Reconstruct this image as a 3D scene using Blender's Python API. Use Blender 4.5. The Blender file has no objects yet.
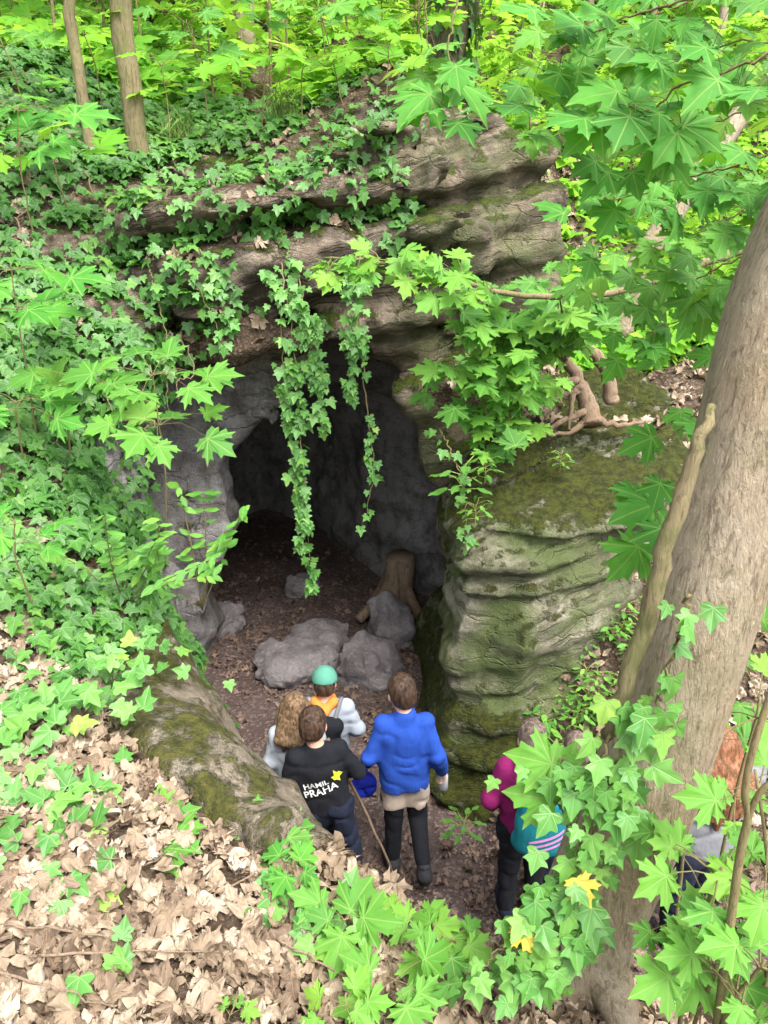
import bpy, math, random
import numpy as np
from math import radians as R, sin, cos, pi
S = bpy.context.scene
COL = S.collection
rng = np.random.default_rng(7)
random.seed(7)

# ------------------------------------------------------------------ camera, sky, sun, exposure
CAM_H, PITCH, FPX = 3.8, 22.0, 740.0
cd = bpy.data.cameras.new('camera'); cam = bpy.data.objects.new('camera', cd); COL.objects.link(cam)
cam.location = (0, 0, CAM_H); cam.rotation_euler = (R(90 - PITCH), 0, 0)
cd.sensor_fit = 'VERTICAL'; cd.sensor_height = 36.0; cd.sensor_width = 27.0
cd.lens = 36.0 * FPX / 1024.0; cd.clip_start = 0.05; cd.clip_end = 400
S.camera = cam
W = bpy.data.worlds.new('World'); S.world = W; W.use_nodes = True
nt = W.node_tree; nt.nodes.clear()
sky = nt.nodes.new('ShaderNodeTexSky'); sky.sky_type = 'NISHITA'; sky.sun_disc = False
SUN_EL, SUN_AZ = 60.0, 145.0          # degrees; azimuth clockwise from +Y
sky.sun_elevation = R(SUN_EL); sky.sun_rotation = R(SUN_AZ)
sky.air_density = 1.0; sky.dust_density = 4.0; sky.ozone_density = 1.0
bg = nt.nodes.new('ShaderNodeBackground'); bg.inputs['Strength'].default_value = 0.15
wo = nt.nodes.new('ShaderNodeOutputWorld')
hs = nt.nodes.new('ShaderNodeHueSaturation'); hs.inputs['Saturation'].default_value = .35   # thin overcast greys the blue
nt.links.new(sky.outputs[0], hs.inputs['Color']); nt.links.new(hs.outputs[0], bg.inputs[0]); nt.links.new(bg.outputs[0], wo.inputs[0])
sl = bpy.data.lights.new('sun', 'SUN'); sl.energy = 1.5; sl.angle = R(32); sl.color = (1, .96, .88)
so = bpy.data.objects.new('sun', sl); COL.objects.link(so); so.location = (0, -5, 20)
so.rotation_euler = (R(90 - SUN_EL), 0, R(180 - SUN_AZ))
S.view_settings.view_transform = 'Standard'; S.view_settings.look = 'None'
S.view_settings.exposure = 2.05; S.view_settings.gamma = 1.0
S.view_settings.use_curve_mapping = False
S.cycles.max_bounces = 8; S.cycles.transparent_max_bounces = 6
S.cycles.use_denoising = True

# ------------------------------------------------------------------ helpers
_cp, _sp = cos(R(PITCH)), sin(R(PITCH))
def at(px, py, Y):
    """world point on the ray of picture position (px, py) at ground distance Y"""
    dx, dy = (px - 384) / FPX, (512 - py) / FPX
    d = np.array([dx, _cp + dy * _sp, -_sp + dy * _cp])
    return np.array([0, 0, CAM_H]) + d * (Y / d[1])

def hash3(i, j, k, seed):
    n = (i.astype(np.int64) * 374761393 + j.astype(np.int64) * 668265263 + k.astype(np.int64) * 2147483647 + seed * 974711) & 0xffffffff
    n = ((n ^ (n >> 13)) * 1274126177) & 0xffffffff
    n = ((n ^ (n >> 16)) * 2246822519) & 0xffffffff
    n = n ^ (n >> 15)
    return (n & 0xffff).astype(np.float32) / 32767.5 - 1.0
def noise(P, f=1.0, seed=0):
    P = np.asarray(P, dtype=np.float64) * f
    i = np.floor(P).astype(np.int64); t = P - i; t = t * t * (3 - 2 * t)
    r = 0
    for a in (0, 1):
        for b in (0, 1):
            for c in (0, 1):
                w = (t[..., 0] if a else 1 - t[..., 0]) * (t[..., 1] if b else 1 - t[..., 1]) * (t[..., 2] if c else 1 - t[..., 2])
                r = r + w * hash3(i[..., 0] + a, i[..., 1] + b, i[..., 2] + c, seed)
    return r
def fbm(P, f=1.0, octv=4, seed=0, gain=.5):
    r, a = 0, 1.0
    for o in range(octv):
        r = r + a * noise(P, f, seed + o * 17); f *= 2.03; a *= gain
    return r
def P3(x, y, z): return np.stack(np.broadcast_arrays(x, y, z), -1)
def sstep(a, b, x):
    t = np.clip((x - a) / (b - a), 0, 1); return t * t * (3 - 2 * t)
def smin(a, b, k):
    h = np.clip(.5 + .5 * (b - a) / k, 0, 1); return b * (1 - h) + a * h - k * h * (1 - h)
def smax(a, b, k): return -smin(-a, -b, k)
def poly_sdf(px, py, poly):
    poly = np.asarray(poly, float); n = len(poly)
    d = np.full(np.shape(px), 1e9); s = np.zeros(np.shape(px), bool)
    for i in range(n):
        a, b = poly[i], poly[(i + 1) % n]
        e = b - a; wx, wy = px - a[0], py - a[1]
        t = np.clip((wx * e[0] + wy * e[1]) / (e @ e), 0, 1)
        d = np.minimum(d, (wx - e[0] * t) ** 2 + (wy - e[1] * t) ** 2)
        c = ((a[1] <= py) & (py < b[1])) | ((b[1] <= py) & (py < a[1]))
        xi = a[0] + (py - a[1]) * e[0] / (e[1] if e[1] else 1e-9)
        s ^= c & (px < xi)
    d = np.sqrt(d); return np.where(s, -d, d)

def surface_nets(F, org, h):
    """quads of the zero level of F (negative = solid)"""
    nx, ny, nz = F.shape
    ins = F < 0
    c = [F[a:nx - 1 + a, b:ny - 1 + b, d:nz - 1 + d] for a in (0, 1) for b in (0, 1) for d in (0, 1)]
    ci = [ins[a:nx - 1 + a, b:ny - 1 + b, d:nz - 1 + d] for a in (0, 1) for b in (0, 1) for d in (0, 1)]
    cnt = sum(x.astype(np.uint8) for x in ci)
    idx = np.nonzero((cnt > 0) & (cnt < 8))
    vals = [x[idx] for x in c]
    off = [(a, b, d) for a in (0, 1) for b in (0, 1) for d in (0, 1)]
    acc = np.zeros((len(idx[0]), 3)); num = np.zeros(len(idx[0]))
    for i in range(8):
        for j in range(i + 1, 8):
            if sum(abs(off[i][q] - off[j][q]) for q in range(3)) != 1: continue
            m = (vals[i] < 0) != (vals[j] < 0)
            den = np.where(m, vals[i] - vals[j], 1)
            t = np.where(m, vals[i] / den, 0)[:, None]
            p = np.array(off[i]) * (1 - t) + np.array(off[j]) * t
            acc += np.where(m[:, None], p, 0); num += m
    V = (np.stack(idx, -1) + acc / num[:, None]) * h + np.array(org)
    vid = np.full((nx - 1, ny - 1, nz - 1), -1, np.int32); vid[idx] = np.arange(len(V))
    Q = []
    for ax in range(3):
        sl0 = [slice(None)] * 3; sl1 = [slice(None)] * 3
        sl0[ax] = slice(0, -1); sl1[ax] = slice(1, None)
        A, B = ins[tuple(sl0)], ins[tuple(sl1)]
        e = np.stack(np.nonzero(A != B), -1)
        o1, o2 = [(1, 2), (2, 0), (0, 1)][ax]
        ok = (e[:, o1] > 0) & (e[:, o2] > 0) & (e[:, o1] < F.shape[o1] - 1) & (e[:, o2] < F.shape[o2] - 1)
        e = e[ok]
        fl = A[tuple(e.T)]
        def g(d1, d2):
            q = e.copy(); q[:, o1] -= d1; q[:, o2] -= d2
            return vid[q[:, 0], q[:, 1], q[:, 2]]
        q = np.stack([g(1, 1), g(0, 1), g(0, 0), g(1, 0)], -1)
        q[~fl] = q[~fl][:, ::-1]
        Q.append(q)
    Q = np.concatenate(Q); Q = Q[(Q >= 0).all(1)]
    return V, Q

def mesh_np(name, V, faces, smooth=True, attrs=None, uv=None):
    """mesh from arrays; faces is an (n, k) array or a list of such arrays"""
    if not isinstance(faces, list): faces = [faces]
    me = bpy.data.meshes.new(name)
    me.vertices.add(len(V)); me.vertices.foreach_set('co', np.asarray(V, np.float32).ravel())
    loops = np.concatenate([f.ravel() for f in faces]).astype(np.int32)
    tot = np.concatenate([np.full(len(f), f.shape[1], np.int32) for f in faces])
    st = np.concatenate([[0], np.cumsum(tot)[:-1]]).astype(np.int32)
    me.loops.add(len(loops)); me.loops.foreach_set('vertex_index', loops)
    me.polygons.add(len(tot)); me.polygons.foreach_set('loop_start', st)
    try: me.polygons.foreach_set('loop_total', tot)
    except Exception: pass
    me.polygons.foreach_set('use_smooth', np.full(len(tot), smooth))
    for k, a in (attrs or {}).items():
        at_ = me.attributes.new(k, 'FLOAT', 'POINT'); at_.data.foreach_set('value', np.asarray(a, np.float32))
    if uv is not None:
        u = me.uv_layers.new(name='UVMap'); u.data.foreach_set('uv', np.asarray(uv, np.float32)[loops].ravel())
    me.update(calc_edges=True); me.validate()
    return me
def link(name, me, mat=None, parent=None, **props):
    o = bpy.data.objects.new(name, me); COL.objects.link(o)
    if mat is not None:
        for m_ in (mat if isinstance(mat, list) else [mat]): me.materials.append(m_)
    if parent is not None: o.parent = parent
    tag(o, **props); return o
def tag(o, label=None, cat=None, group=None, kind=None):
    if label: o['label'] = label
    if cat: o['category'] = cat
    if group: o['group'] = group
    if kind: o['kind'] = kind
    return o
def empty(name, loc=(0, 0, 0), rz=0, **props):
    o = bpy.data.objects.new(name, None); COL.objects.link(o); o.location = tuple(float(c) for c in loc)
    o.rotation_euler = (0, 0, rz); o.empty_display_size = .1
    return tag(o, **props)
def vnormals(V, Q):
    n = np.zeros_like(V)
    a = V[Q[:, 2]] - V[Q[:, 0]]; b = V[Q[:, -1]] - V[Q[:, 1]]
    f = np.cross(a, b)
    for k in range(Q.shape[1]): np.add.at(n, Q[:, k], f)
    return n / (np.linalg.norm(n, axis=1, keepdims=True) + 1e-12)
def submesh(V, Q, keep, attrs=None):
    q = Q[keep]; u, inv = np.unique(q, return_inverse=True)
    return V[u], inv.reshape(q.shape), {k: a[u] for k, a in (attrs or {}).items()}
def norm(v): v = np.asarray(v, float); return v / (np.linalg.norm(v) + 1e-12)

# ------------------------------------------------------------------ materials
def new_mat(name):
    m = bpy.data.materials.new(name); m.use_nodes = True; t = m.node_tree; t.nodes.clear()
    out = t.nodes.new('ShaderNodeOutputMaterial'); return m, t, out
class NB:
    """small node builder"""
    def __init__(s, t): s.t = t
    def n(s, typ, ins=None, **kw):
        nd = s.t.nodes.new(typ)
        for k, v in kw.items(): setattr(nd, k, v)
        for k, v in (ins or {}).items(): s.set(nd, k, v)
        return nd
    def set(s, nd, k, v):
        i = nd.inputs[k]
        if isinstance(v, bpy.types.NodeSocket): s.t.links.new(v, i)
        elif isinstance(v, (tuple, list)) and len(v) == 3 and i.type == 'RGBA': i.default_value = (*v, 1)
        else: i.default_value = v
    def math(s, op, a, b=0.0, c=0.0, clamp=False):
        nd = s.n('ShaderNodeMath', {0: a, 1: b, 2: c}, operation=op); nd.use_clamp = clamp; return nd.outputs[0]
    def noise(s, vec, scale, detail=4, rough=.55, dist=0.0):
        nd = s.n('ShaderNodeTexNoise', {'Scale': scale, 'Detail': detail, 'Roughness': rough, 'Distortion': dist})
        if vec is not None: s.set(nd, 'Vector', vec)
        return nd.outputs[0]
    def ramp(s, fac, stops, interp='LINEAR'):
        nd = s.n('ShaderNodeValToRGB', {'Fac': fac}); cr = nd.color_ramp; cr.interpolation = interp
        while len(cr.elements) < len(stops): cr.elements.new(.5)
        for e, (p, c) in zip(cr.elements, stops):
            e.position = p; e.color = (*c, 1) if len(c) == 3 else c
        return nd.outputs[0]
    def mix(s, f, a, b, blend='MIX'):
        nd = s.n('ShaderNodeMix', data_type='RGBA', blend_type=blend); s.set(nd, 0, f); s.set(nd, 6, a); s.set(nd, 7, b); return nd.outputs[2]
    def mapr(s, v, a, b, c=0.0, d=1.0):
        return s.n('ShaderNodeMapRange', {0: v, 1: a, 2: b, 3: c, 4: d}, interpolation_type='SMOOTHSTEP').outputs[0]
    def attr(s, name): return s.n('ShaderNodeAttribute', attribute_name=name).outputs['Fac']
    def pos(s): return s.n('ShaderNodeNewGeometry').outputs['Position']
    def obj(s): return s.n('ShaderNodeTexCoord').outputs['Object']
    def scale(s, v, sc): return s.n('ShaderNodeVectorMath', {0: v, 1: sc}, operation='MULTIPLY').outputs[0]
    def bump(s, h, strength, dist, normal=None):
        nd = s.n('ShaderNodeBump', {'Height': h, 'Strength': strength, 'Distance': dist})
        if normal is not None: s.set(nd, 'Normal', normal)
        return nd.outputs[0]
    def bsdf(s, out, color, rough=.8, normal=None, spec=.3, **kw):
        nd = s.n('ShaderNodeBsdfPrincipled', {'Base Color': color, 'Roughness': rough, 'Specular IOR Level': spec})
        if normal is not None: s.set(nd, 'Normal', normal)
        for k, v in kw.items(): s.set(nd, k, v)
        s.t.links.new(nd.outputs[0], out.inputs[0]); return nd

def rock_mat(name, ca, cb, cdark, strata=.5, cave=None, moss_col=((.035, .06, .008), (.10, .12, .015)), algae=.0):
    m, t, out = new_mat(name); b = NB(t); p = b.pos()
    S_ = lambda s, k: b.math('MULTIPLY', s, k)
    jt = .05 if isinstance(strata, float) and strata < .3 else .28
    big = b.noise(p, 1.1, 3); mid = b.noise(p, 5, 6, .65); fine = b.noise(p, 32, 5, .7); pit = b.noise(p, 95, 3, .6)
    base = b.mix(b.mapr(big, .35, .65), ca, cb)
    if cave is not None:
        tn = b.attr('tone'); base = b.mix(tn, b.mix(b.mapr(big, .35, .65), cave, tuple(c * .8 for c in cave)), base)
        strata = b.math('ADD', b.math('MULTIPLY', tn, strata * .9), .12)
    base = b.mix(b.math('MULTIPLY', b.mapr(mid, .42, .66), .65), base, cdark)
    base = b.mix(b.math('MULTIPLY', b.mapr(fine, .52, .70), .5), base, tuple(min(1, c * 1.5) for c in ca))
    base = b.mix(b.math('MULTIPLY', b.mapr(fine, .46, .30), .55), base, cdark)
    # bedding: bands across a tilted, warped height
    sx = b.n('ShaderNodeSeparateXYZ', {0: p})
    zz = b.math('ADD', sx.outputs[2], b.math('MULTIPLY', sx.outputs[0], -.22))
    zz = b.math('ADD', zz, b.math('MULTIPLY', b.noise(p, 1.7, 4), .34))
    band = b.noise(b.n('ShaderNodeCombineXYZ', {0: b.math('MULTIPLY', sx.outputs[0], .35), 1: b.math('MULTIPLY', sx.outputs[1], .35), 2: b.math('MULTIPLY', zz, 9.0)}).outputs[0], 1.0, 5, .65)
    crack = b.math('MULTIPLY', b.mapr(b.math('ABSOLUTE', b.math('SUBTRACT', band, .5)), 0.0, .03, 1, 0), b.mapr(b.noise(p, 3.1, 3), .48, .6))
    wp_ = b.n('ShaderNodeVectorMath', {0: b.scale(p, (1, 1, 2.2)), 1: b.n('ShaderNodeVectorMath', {0: b.n('ShaderNodeTexNoise', {'Vector': p, 'Scale': 4.0, 'Detail': 5.0}).outputs['Color'], 1: (.35, .35, .35)}, operation='MULTIPLY').outputs[0]}, operation='ADD').outputs[0]
    vo_ = b.n('ShaderNodeTexVoronoi', {'Vector': wp_, 'Scale': 2.1}, feature='DISTANCE_TO_EDGE').outputs[0]
    joint = b.math('MULTIPLY', b.mapr(vo_, .0, .028, 1, 0), b.mapr(b.noise(p, 2.3, 3), .40, .55))
    base = b.mix(b.math('MULTIPLY', joint, jt), base, tuple(c * .5 for c in cdark))
    grit = b.noise(p, 190, 2, .5)
    base = b.mix(b.mapr(grit, .4, .7, 0, .3), base, cdark)
    base = b.mix(b.math('MULTIPLY', b.mapr(band, .46, .58), S_(strata, .85)), base, cdark)
    base = b.mix(b.math('MULTIPLY', crack, S_(strata, .8)), base, tuple(c * .35 for c in cdark))
    stain = b.noise(b.scale(p, (3.5, 3.5, .5)), 1.0, 4, .6)
    base = b.mix(b.math('MULTIPLY', b.mapr(stain, .52, .68), .4), base, tuple(c * .6 for c in cdark))
    # pale lichen spots, green algae, moss by attribute
    lich = b.mapr(b.noise(p, 14, 4, .7), .62, .72)
    base = b.mix(b.math('MULTIPLY', lich, .35), base, (.33, .33, .28))
    al = b.math('MULTIPLY', b.attr('algae'), b.mapr(b.noise(p, 2.6, 5, .65), .36, .60))
    base = b.mix(al, base, b.mix(mid, (.05, .07, .022), (.13, .155, .06)))
    ms = b.math('ADD', b.attr('moss'), b.math('MULTIPLY', b.math('SUBTRACT', b.noise(p, 7, 6, .7), .5), 2.0))
    msf = b.mapr(ms, .38, .62)
    mcol = b.mix(b.mapr(b.noise(p, 22, 4, .7), .35, .65), moss_col[0], moss_col[1])
    base = b.mix(msf, base, mcol)
    h = b.math('ADD', b.math('MULTIPLY', mid, .6), b.math('MULTIPLY', fine, .35))
    h = b.math('ADD', h, b.math('MULTIPLY', pit, .22)); h = b.math('ADD', h, b.math('MULTIPLY', grit, .1)); h = b.math('SUBTRACT', h, b.math('MULTIPLY', joint, jt * .8))
    h = b.math('SUBTRACT', h, b.math('MULTIPLY', crack, S_(strata, .5)))
    h = b.math('ADD', h, b.math('MULTIPLY', band, S_(strata, .6)))
    h = b.math('ADD', h, b.math('MULTIPLY', msf, b.math('ADD', .15, b.math('MULTIPLY', b.noise(p, 60, 4, .8), .8))))
    b.bsdf(out, base, .85, b.bump(h, 1.0, .06), .2)
    return m
def soil_mat(name, stops, bumpd=.03):
    m, t, out = new_mat(name); b = NB(t); p = b.pos()
    a = b.noise(p, 3.0, 6, .7); f = b.noise(p, 40, 6, .75); v = b.n('ShaderNodeTexVoronoi', {'Vector': p, 'Scale': 55.0})
    mixv = b.math('ADD', b.math('MULTIPLY', a, .45), b.math('MULTIPLY', f, .55))
    c = b.ramp(mixv, stops)
    bits = b.mapr(b.n('ShaderNodeSeparateColor', {0: v.outputs['Color']}).outputs[0], .7, .9)
    c = b.mix(b.math('MULTIPLY', bits, .55), c, stops[-1][1])
    h = b.math('ADD', b.math('MULTIPLY', f, .7), b.math('MULTIPLY', v.outputs['Distance'], .5))
    b.bsdf(out, c, .95, b.bump(h, .9, bumpd), .15); return m
def leaf_mat(name, stops, trans, tfac=.35, rough=.55, spec=.25, veins='maple', vein_col=(.20, .34, .08), dry=False):
    """per-leaf colour from 'rnd'; veins from the leaf's own UV (base at 0,0; tip at 0,1)"""
    m, t, out = new_mat(name); b = NB(t)
    uvn = b.n('ShaderNodeUVMap', uv_map='UVMap').outputs[0]
    s = b.n('ShaderNodeSeparateXYZ', {0: uvn}); x, y = s.outputs[0], s.outputs[1]
    r = b.attr('rnd')
    col = b.ramp(r, stops)
    p = b.pos()
    mott = b.noise(p, 25 if not dry else 45, 3, .6)
    col = b.mix(b.mapr(mott, .35, .7, 0, .45 if not dry else .7), col, tuple(c * .65 for c in stops[len(stops) // 2][1]))
    ax = b.math('ABSOLUTE', x)
    d = ax
    angs = {'maple': (56, 94), 'ivy': (52, 100), 'oval': ()}[veins]
    y0 = .08 if veins == 'maple' else 0.0
    yy = b.math('SUBTRACT', y, y0)
    for ang in angs:
        sa, ca = sin(R(ang)), cos(R(ang))
        dd = b.math('ABSOLUTE', b.math('SUBTRACT', b.math('MULTIPLY', ax, ca), b.math('MULTIPLY', yy, sa)))
        d = b.math('MINIMUM', d, dd)
    # side veins, herringbone off the nearest main vein
    side = b.math('ABSOLUTE', b.math('SINE', b.math('MULTIPLY', b.math('ADD', y, b.math('MULTIPLY', ax, -.75)), 34.0)))
    vein = b.mapr(d, .006, .026, 1, 0)
    sv = b.math('MULTIPLY', b.mapr(side, .0, .22, 1, 0), .28)
    vv = b.math('MAXIMUM', vein, sv)
    col = b.mix(b.math('MULTIPLY', vv, .75 if not dry else .45), col, vein_col)
    nrm = b.bump(b.math('SUBTRACT', b.math('MULTIPLY', mott, .3), vv), .35, .004)
    pb = b.n('ShaderNodeBsdfPrincipled', {'Base Color': col, 'Roughness': rough, 'Specular IOR Level': spec, 'Normal': nrm})
    tr = b.n('ShaderNodeBsdfTranslucent', {'Color': b.mix(.6, col, trans)})
    mx = b.n('ShaderNodeMixShader', {0: tfac, 1: pb.outputs[0], 2: tr.outputs[0]})
    t.links.new(mx.outputs[0], out.inputs[0]); return m
def bark_mat(name, ca, cb, cdark, zs=(9, 9, 1.3), bumpd=.02, green=0.0):
    m, t, out = new_mat(name); b = NB(t); p = b.obj()
    st = b.noise(b.scale(p, zs), 5.5, 8, .7, .5); big = b.noise(p, 2.2, 4, .6); fine = b.noise(b.scale(p, tuple(q * 2.5 for q in zs)), 6.0, 4, .7)
    c = b.mix(b.mapr(big, .38, .64), ca, cb)
    c = b.mix(b.math('MULTIPLY', b.mapr(st, .50, .38), .7), c, cdark)
    c = b.mix(b.math('MULTIPLY', b.mapr(fine, .52, .66), .35), c, tuple(min(1, q * 1.5) for q in ca))
    if green: c = b.mix(b.math('MULTIPLY', b.mapr(b.noise(p, 3.3, 5, .7), .45, .62), green), c, (.09, .12, .03))
    c = b.mix(b.math('MULTIPLY', b.mapr(b.noise(b.scale(p, (1, 1, .3)), 45, 4, .7), .5, .75), .3), c, cdark)
    h = b.math('ADD', b.math('MULTIPLY', st, .9), b.math('MULTIPLY', fine, .5))
    b.bsdf(out, c, .88, b.bump(h, 1.0, bumpd), .15); return m
def cloth_mat(name, col, rough=.9, var=.25, nscale=9, weave=260):
    m, t, out = new_mat(name); b = NB(t); p = b.obj()
    n1 = b.noise(p, nscale, 4, .6); w = b.noise(p, weave, 2, .5)
    c = b.mix(b.mapr(n1, .3, .7, 0, var), col, tuple(q * .55 for q in col))
    h = b.math('ADD', b.math('MULTIPLY', b.noise(b.scale(p, (1, 1, .55)), 16, 3, .5), 1.0), b.math('MULTIPLY', w, .15))
    b.bsdf(out, c, rough, b.bump(h, .6, .02), .2); return m

# ------------------------------------------------------------------ terrain: upper hill surface through measured points
ctl = [(30,1010,1.35),(200,1010,1.45),(384,1010,1.55),(560,1005,1.65),(30,850,1.9),(200,850,2.0),(300,840,2.05),
       (30,720,2.6),(120,740,2.62),(30,600,3.2),(150,560,3.8),(30,450,4.0),(150,450,4.5),(150,300,5.1),
       (30,300,4.7),(30,150,5.6),(150,190,5.8),(250,190,5.85),(30,70,6.5),(150,120,6.5),(300,120,6.8),(210,235,5.6),(260,205,5.7),
       (330,185,5.8),(400,160,6.0),(430,110,7.2),(500,150,6.2),(300,40,11),(100,20,10.5),(450,60,11),(540,130,9.5),
       (-250,300,4.7),(-250,600,3.2),(-250,100,6.5)]
cp = [at(*c) for c in ctl]
cp += [np.array(p, float) for p in [
    (0,-.6,2.2),(-2,-.6,2.4),(2,-.8,1.5),(0,-5,2.6),(-6,-5,3.2),(6,-6,1.2),(-6,2,3.2),(-8,6,5.2),
    (1.1,1.7,1.0),(1.7,1.6,.55),(2.2,.6,.9),(3.2,1.6,.35),(1.2,2.6,.2),(.7,3.9,.12),(1.0,3.75,.3),(.6,3.3,.15),(1.9,2.6,.15),(2.6,2.6,.15),(4,2.6,.2),(6,2.5,.4),
    (1.2,3.4,.25),(1.9,3.4,.35),(2.8,3.4,.6),(4,3.5,.9),(1.3,4.15,.85),(1.9,4.3,1.35),(2.6,4.4,1.7),(3.6,4.5,2.0),
    (1.2,5.0,2.25),(1.9,5.2,2.4),(2.7,5.4,2.45),(4,5.6,2.6),(.9,5.4,2.75),(.9,6.0,3.3),
    (1.4,6.2,2.6),(2.4,6.6,2.75),(4,7,2.8),(7,6,2.2),(.6,7.2,3.9),(1.6,8,3.1),(1.2,9.5,3.4),(3,9,2.8),(2,12,3.0),(5,12,3.0),(5,16,4.6),(2,16,4.8),
    (-2,18,8.6),(-10,14,9.5),(8,20,7.0),(0,24,10.8),(10,24,9),(-12,24,14),(-14,6,7.5),(14,10,3.2),(14,0,1.5),
    (0,45,22),(30,45,18),(-30,45,28),(-40,0,16),(40,0,3),(-30,-30,8),(30,-30,0),(0,-30,3),(0,75,34),(50,75,30),(-50,75,40)]]
cp = np.array(cp)
def tps_fit(P, z, lam=.02):
    n = len(P); d = np.linalg.norm(P[:, None] - P[None], axis=2); K = np.where(d > 0, d * d * np.log(d + 1e-12), 0)
    A = np.zeros((n + 3, n + 3)); A[:n, :n] = K + lam * np.eye(n); A[:n, n] = 1; A[:n, n + 1:] = P; A[n, :n] = 1; A[n + 1:, :n] = P.T
    return np.linalg.solve(A, np.concatenate([z, np.zeros(3)]))
_w = tps_fit(cp[:, :2], cp[:, 2])
def T_raw(x, y):
    x = np.asarray(x, float); y = np.asarray(y, float); sh = np.broadcast(x, y).shape
    x = np.broadcast_to(x, sh).ravel(); y = np.broadcast_to(y, sh).ravel(); r = np.zeros(len(x))
    for i, (a, b) in enumerate(cp[:, :2]):
        d2 = (x - a) ** 2 + (y - b) ** 2; r += _w[i] * .5 * d2 * np.log(d2 + 1e-12)
    n = len(cp); r += _w[n] + _w[n + 1] * x + _w[n + 2] * y
    return r.reshape(sh)
def T(x, y):
    q = P3(x, y, np.zeros_like(np.asarray(x, float)))
    return T_raw(x, y) + .10 * fbm(q, .9, 4, 3) + .025 * fbm(q, 6, 2, 5)
def Gf(x, y):
    q = P3(x, y, np.zeros_like(np.asarray(x, float)))
    return .02 * np.maximum(y - 4, 0) + .05 * fbm(q, 1.3, 3, 31) + .012 * fbm(q, 9, 2, 37) + .22 * sstep(.5, .95, x) * sstep(4.6, 3.4, y)

gully = [(-1.46,3.75),(-.92,3.12),(-.55,2.55),(-.26,2.15),(.28,1.88),(.75,1.8),(1.2,1.95),(2.2,2.3),(2.2,3.2),(1.3,3.7),(.95,4.6),(.75,5.25),
         (-.05,5.25),(-.6,5.12),(-1.1,5.15),(-1.5,5.22),(-1.62,5.3),(-1.58,4.8),(-1.5,4.3)]
mouth = [(-1.62,-.5),(-1.6,.6),(-1.5,1.05),(-1.27,1.55),(-1.16,1.95),(-1.04,2.16),(-.85,2.32),(-.7,2.6),(-.5,3.0),(-.28,3.1),(-.1,2.9),(.2,2.35),(.48,1.65),(.58,.8),(.6,-.5)]
recess = [(-2.0,-.5),(-1.95,1.5),(-1.85,2.9),(-1.55,3.25),(-.9,3.38),(-.42,3.3),(-.16,3.0),(.1,2.5),(.42,1.65),(.58,.8),(.62,-.5)]
chamber = [(-1.58,6.1),(-1.68,6.3),(-2.2,6.5),(-2.2,6.8),(-1.75,7.0),(-2.1,7.6),(-2.2,8.3),(-1.6,9.1),(-.9,8.7),(.0,7.2),(.75,6.75),(1.0,6.2),(.75,5.7),(-.2,5.85),(-1.0,6.05)]
HV = .042
ox, oy, oz = -4.6, -.6, -.35
gx = ox + HV * np.arange(187); gy = oy + HV * np.arange(246); gz = oz + HV * np.arange(152)
X2, Y2 = np.meshgrid(gx, gy, indexing='ij')
T2 = T(X2, Y2); G2 = Gf(X2, Y2)
pg = poly_sdf(X2, Y2, gully); pc = poly_sdf(X2, Y2, chamber)
XZ, ZX = np.meshgrid(gx, gz, indexing='ij')
pm = poly_sdf(XZ, ZX, mouth); pr = poly_sdf(XZ, ZX, recess)
f32 = np.float32
Xg = X2[:, :, None].astype(f32); Yg = Y2[:, :, None].astype(f32); Zg = gz[None, None, :].astype(f32)
kf = (.30 * sstep(5.0, 4.2, Y2) + .03)[:, :, None].astype(f32)
def void_field():
    # low-frequency wobble of the carved walls
    g = pg[:, :, None].astype(f32) - kf * (Zg - 1.55)
    rc = smax(pr[:, None, :].astype(f32), np.abs(Yg - 5.25) - .30, .10)
    mo = smax(pm[:, None, :].astype(f32), np.abs(Yg - 6.0) - .9, .03)
    ch = smax(pc[:, :, None].astype(f32), Zg - (2.75 - .32 * (Yg - 5.6)), .5)
    v = smin(smin(g, rc, .06), smin(mo, ch, .04), .03)
    return v
VO = void_field()
F = smax((Zg - T2[:, :, None].astype(f32)) * .85, -VO, .08)
# bare outcrops standing proud of the slope: the lintel block and the rock head above right
def sup(cx, cy, cz, rx, ry, rz, e, tilt=0.0):
    return ((np.abs((Xg - cx) / rx) ** e + np.abs((Yg - cy) / ry) ** e + np.abs((Zg - cz - tilt * (Xg - cx)) / rz) ** e) ** (1 / e) - 1) * min(rx, ry, rz)
OUT = smin(sup(-.66, 5.68, 3.72, .88, .52, .30, 5, .14), smin(sup(.42, 6.05, 3.55, .80, .60, .78, 3, .05), sup(.22, 5.68, 3.26, .46, .38, .34, 4, .1), .05), .06).astype(f32)
F = np.minimum(F, OUT)
F = np.minimum(F, Zg - G2[:, :, None].astype(f32)).astype(f32)
band_ = np.nonzero(np.abs(F) < .3)
Pb = np.stack([gx[band_[0]], gy[band_[1]], gz[band_[2]]], -1)
vo_b = VO[band_]; rocky = sstep(.45, .1, vo_b) * sstep(.08, .25, Pb[:, 2] - G2[band_[0], band_[1]]) * sstep(2.6, 4.4, Pb[:, 1])
Ps = Pb * np.array([.55, .55, 1.0]); Ps[:, 2] += -.16 * Pb[:, 0] + .12 * noise(Pb, 1.1, 55)
lay = noise(Ps * np.array([.7, .7, 7.0]), 1.0, 61)
lay = np.sign(lay) * np.abs(lay) ** .4 + .35 * fbm(Ps * np.array([1, 1, 2.5]), 6, 3, 67)
depthf = sstep(6.4, 5.4, Pb[:, 1])
low = sstep(2.5, 3.0, Pb[:, 2]) * .9 + .25
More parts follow.
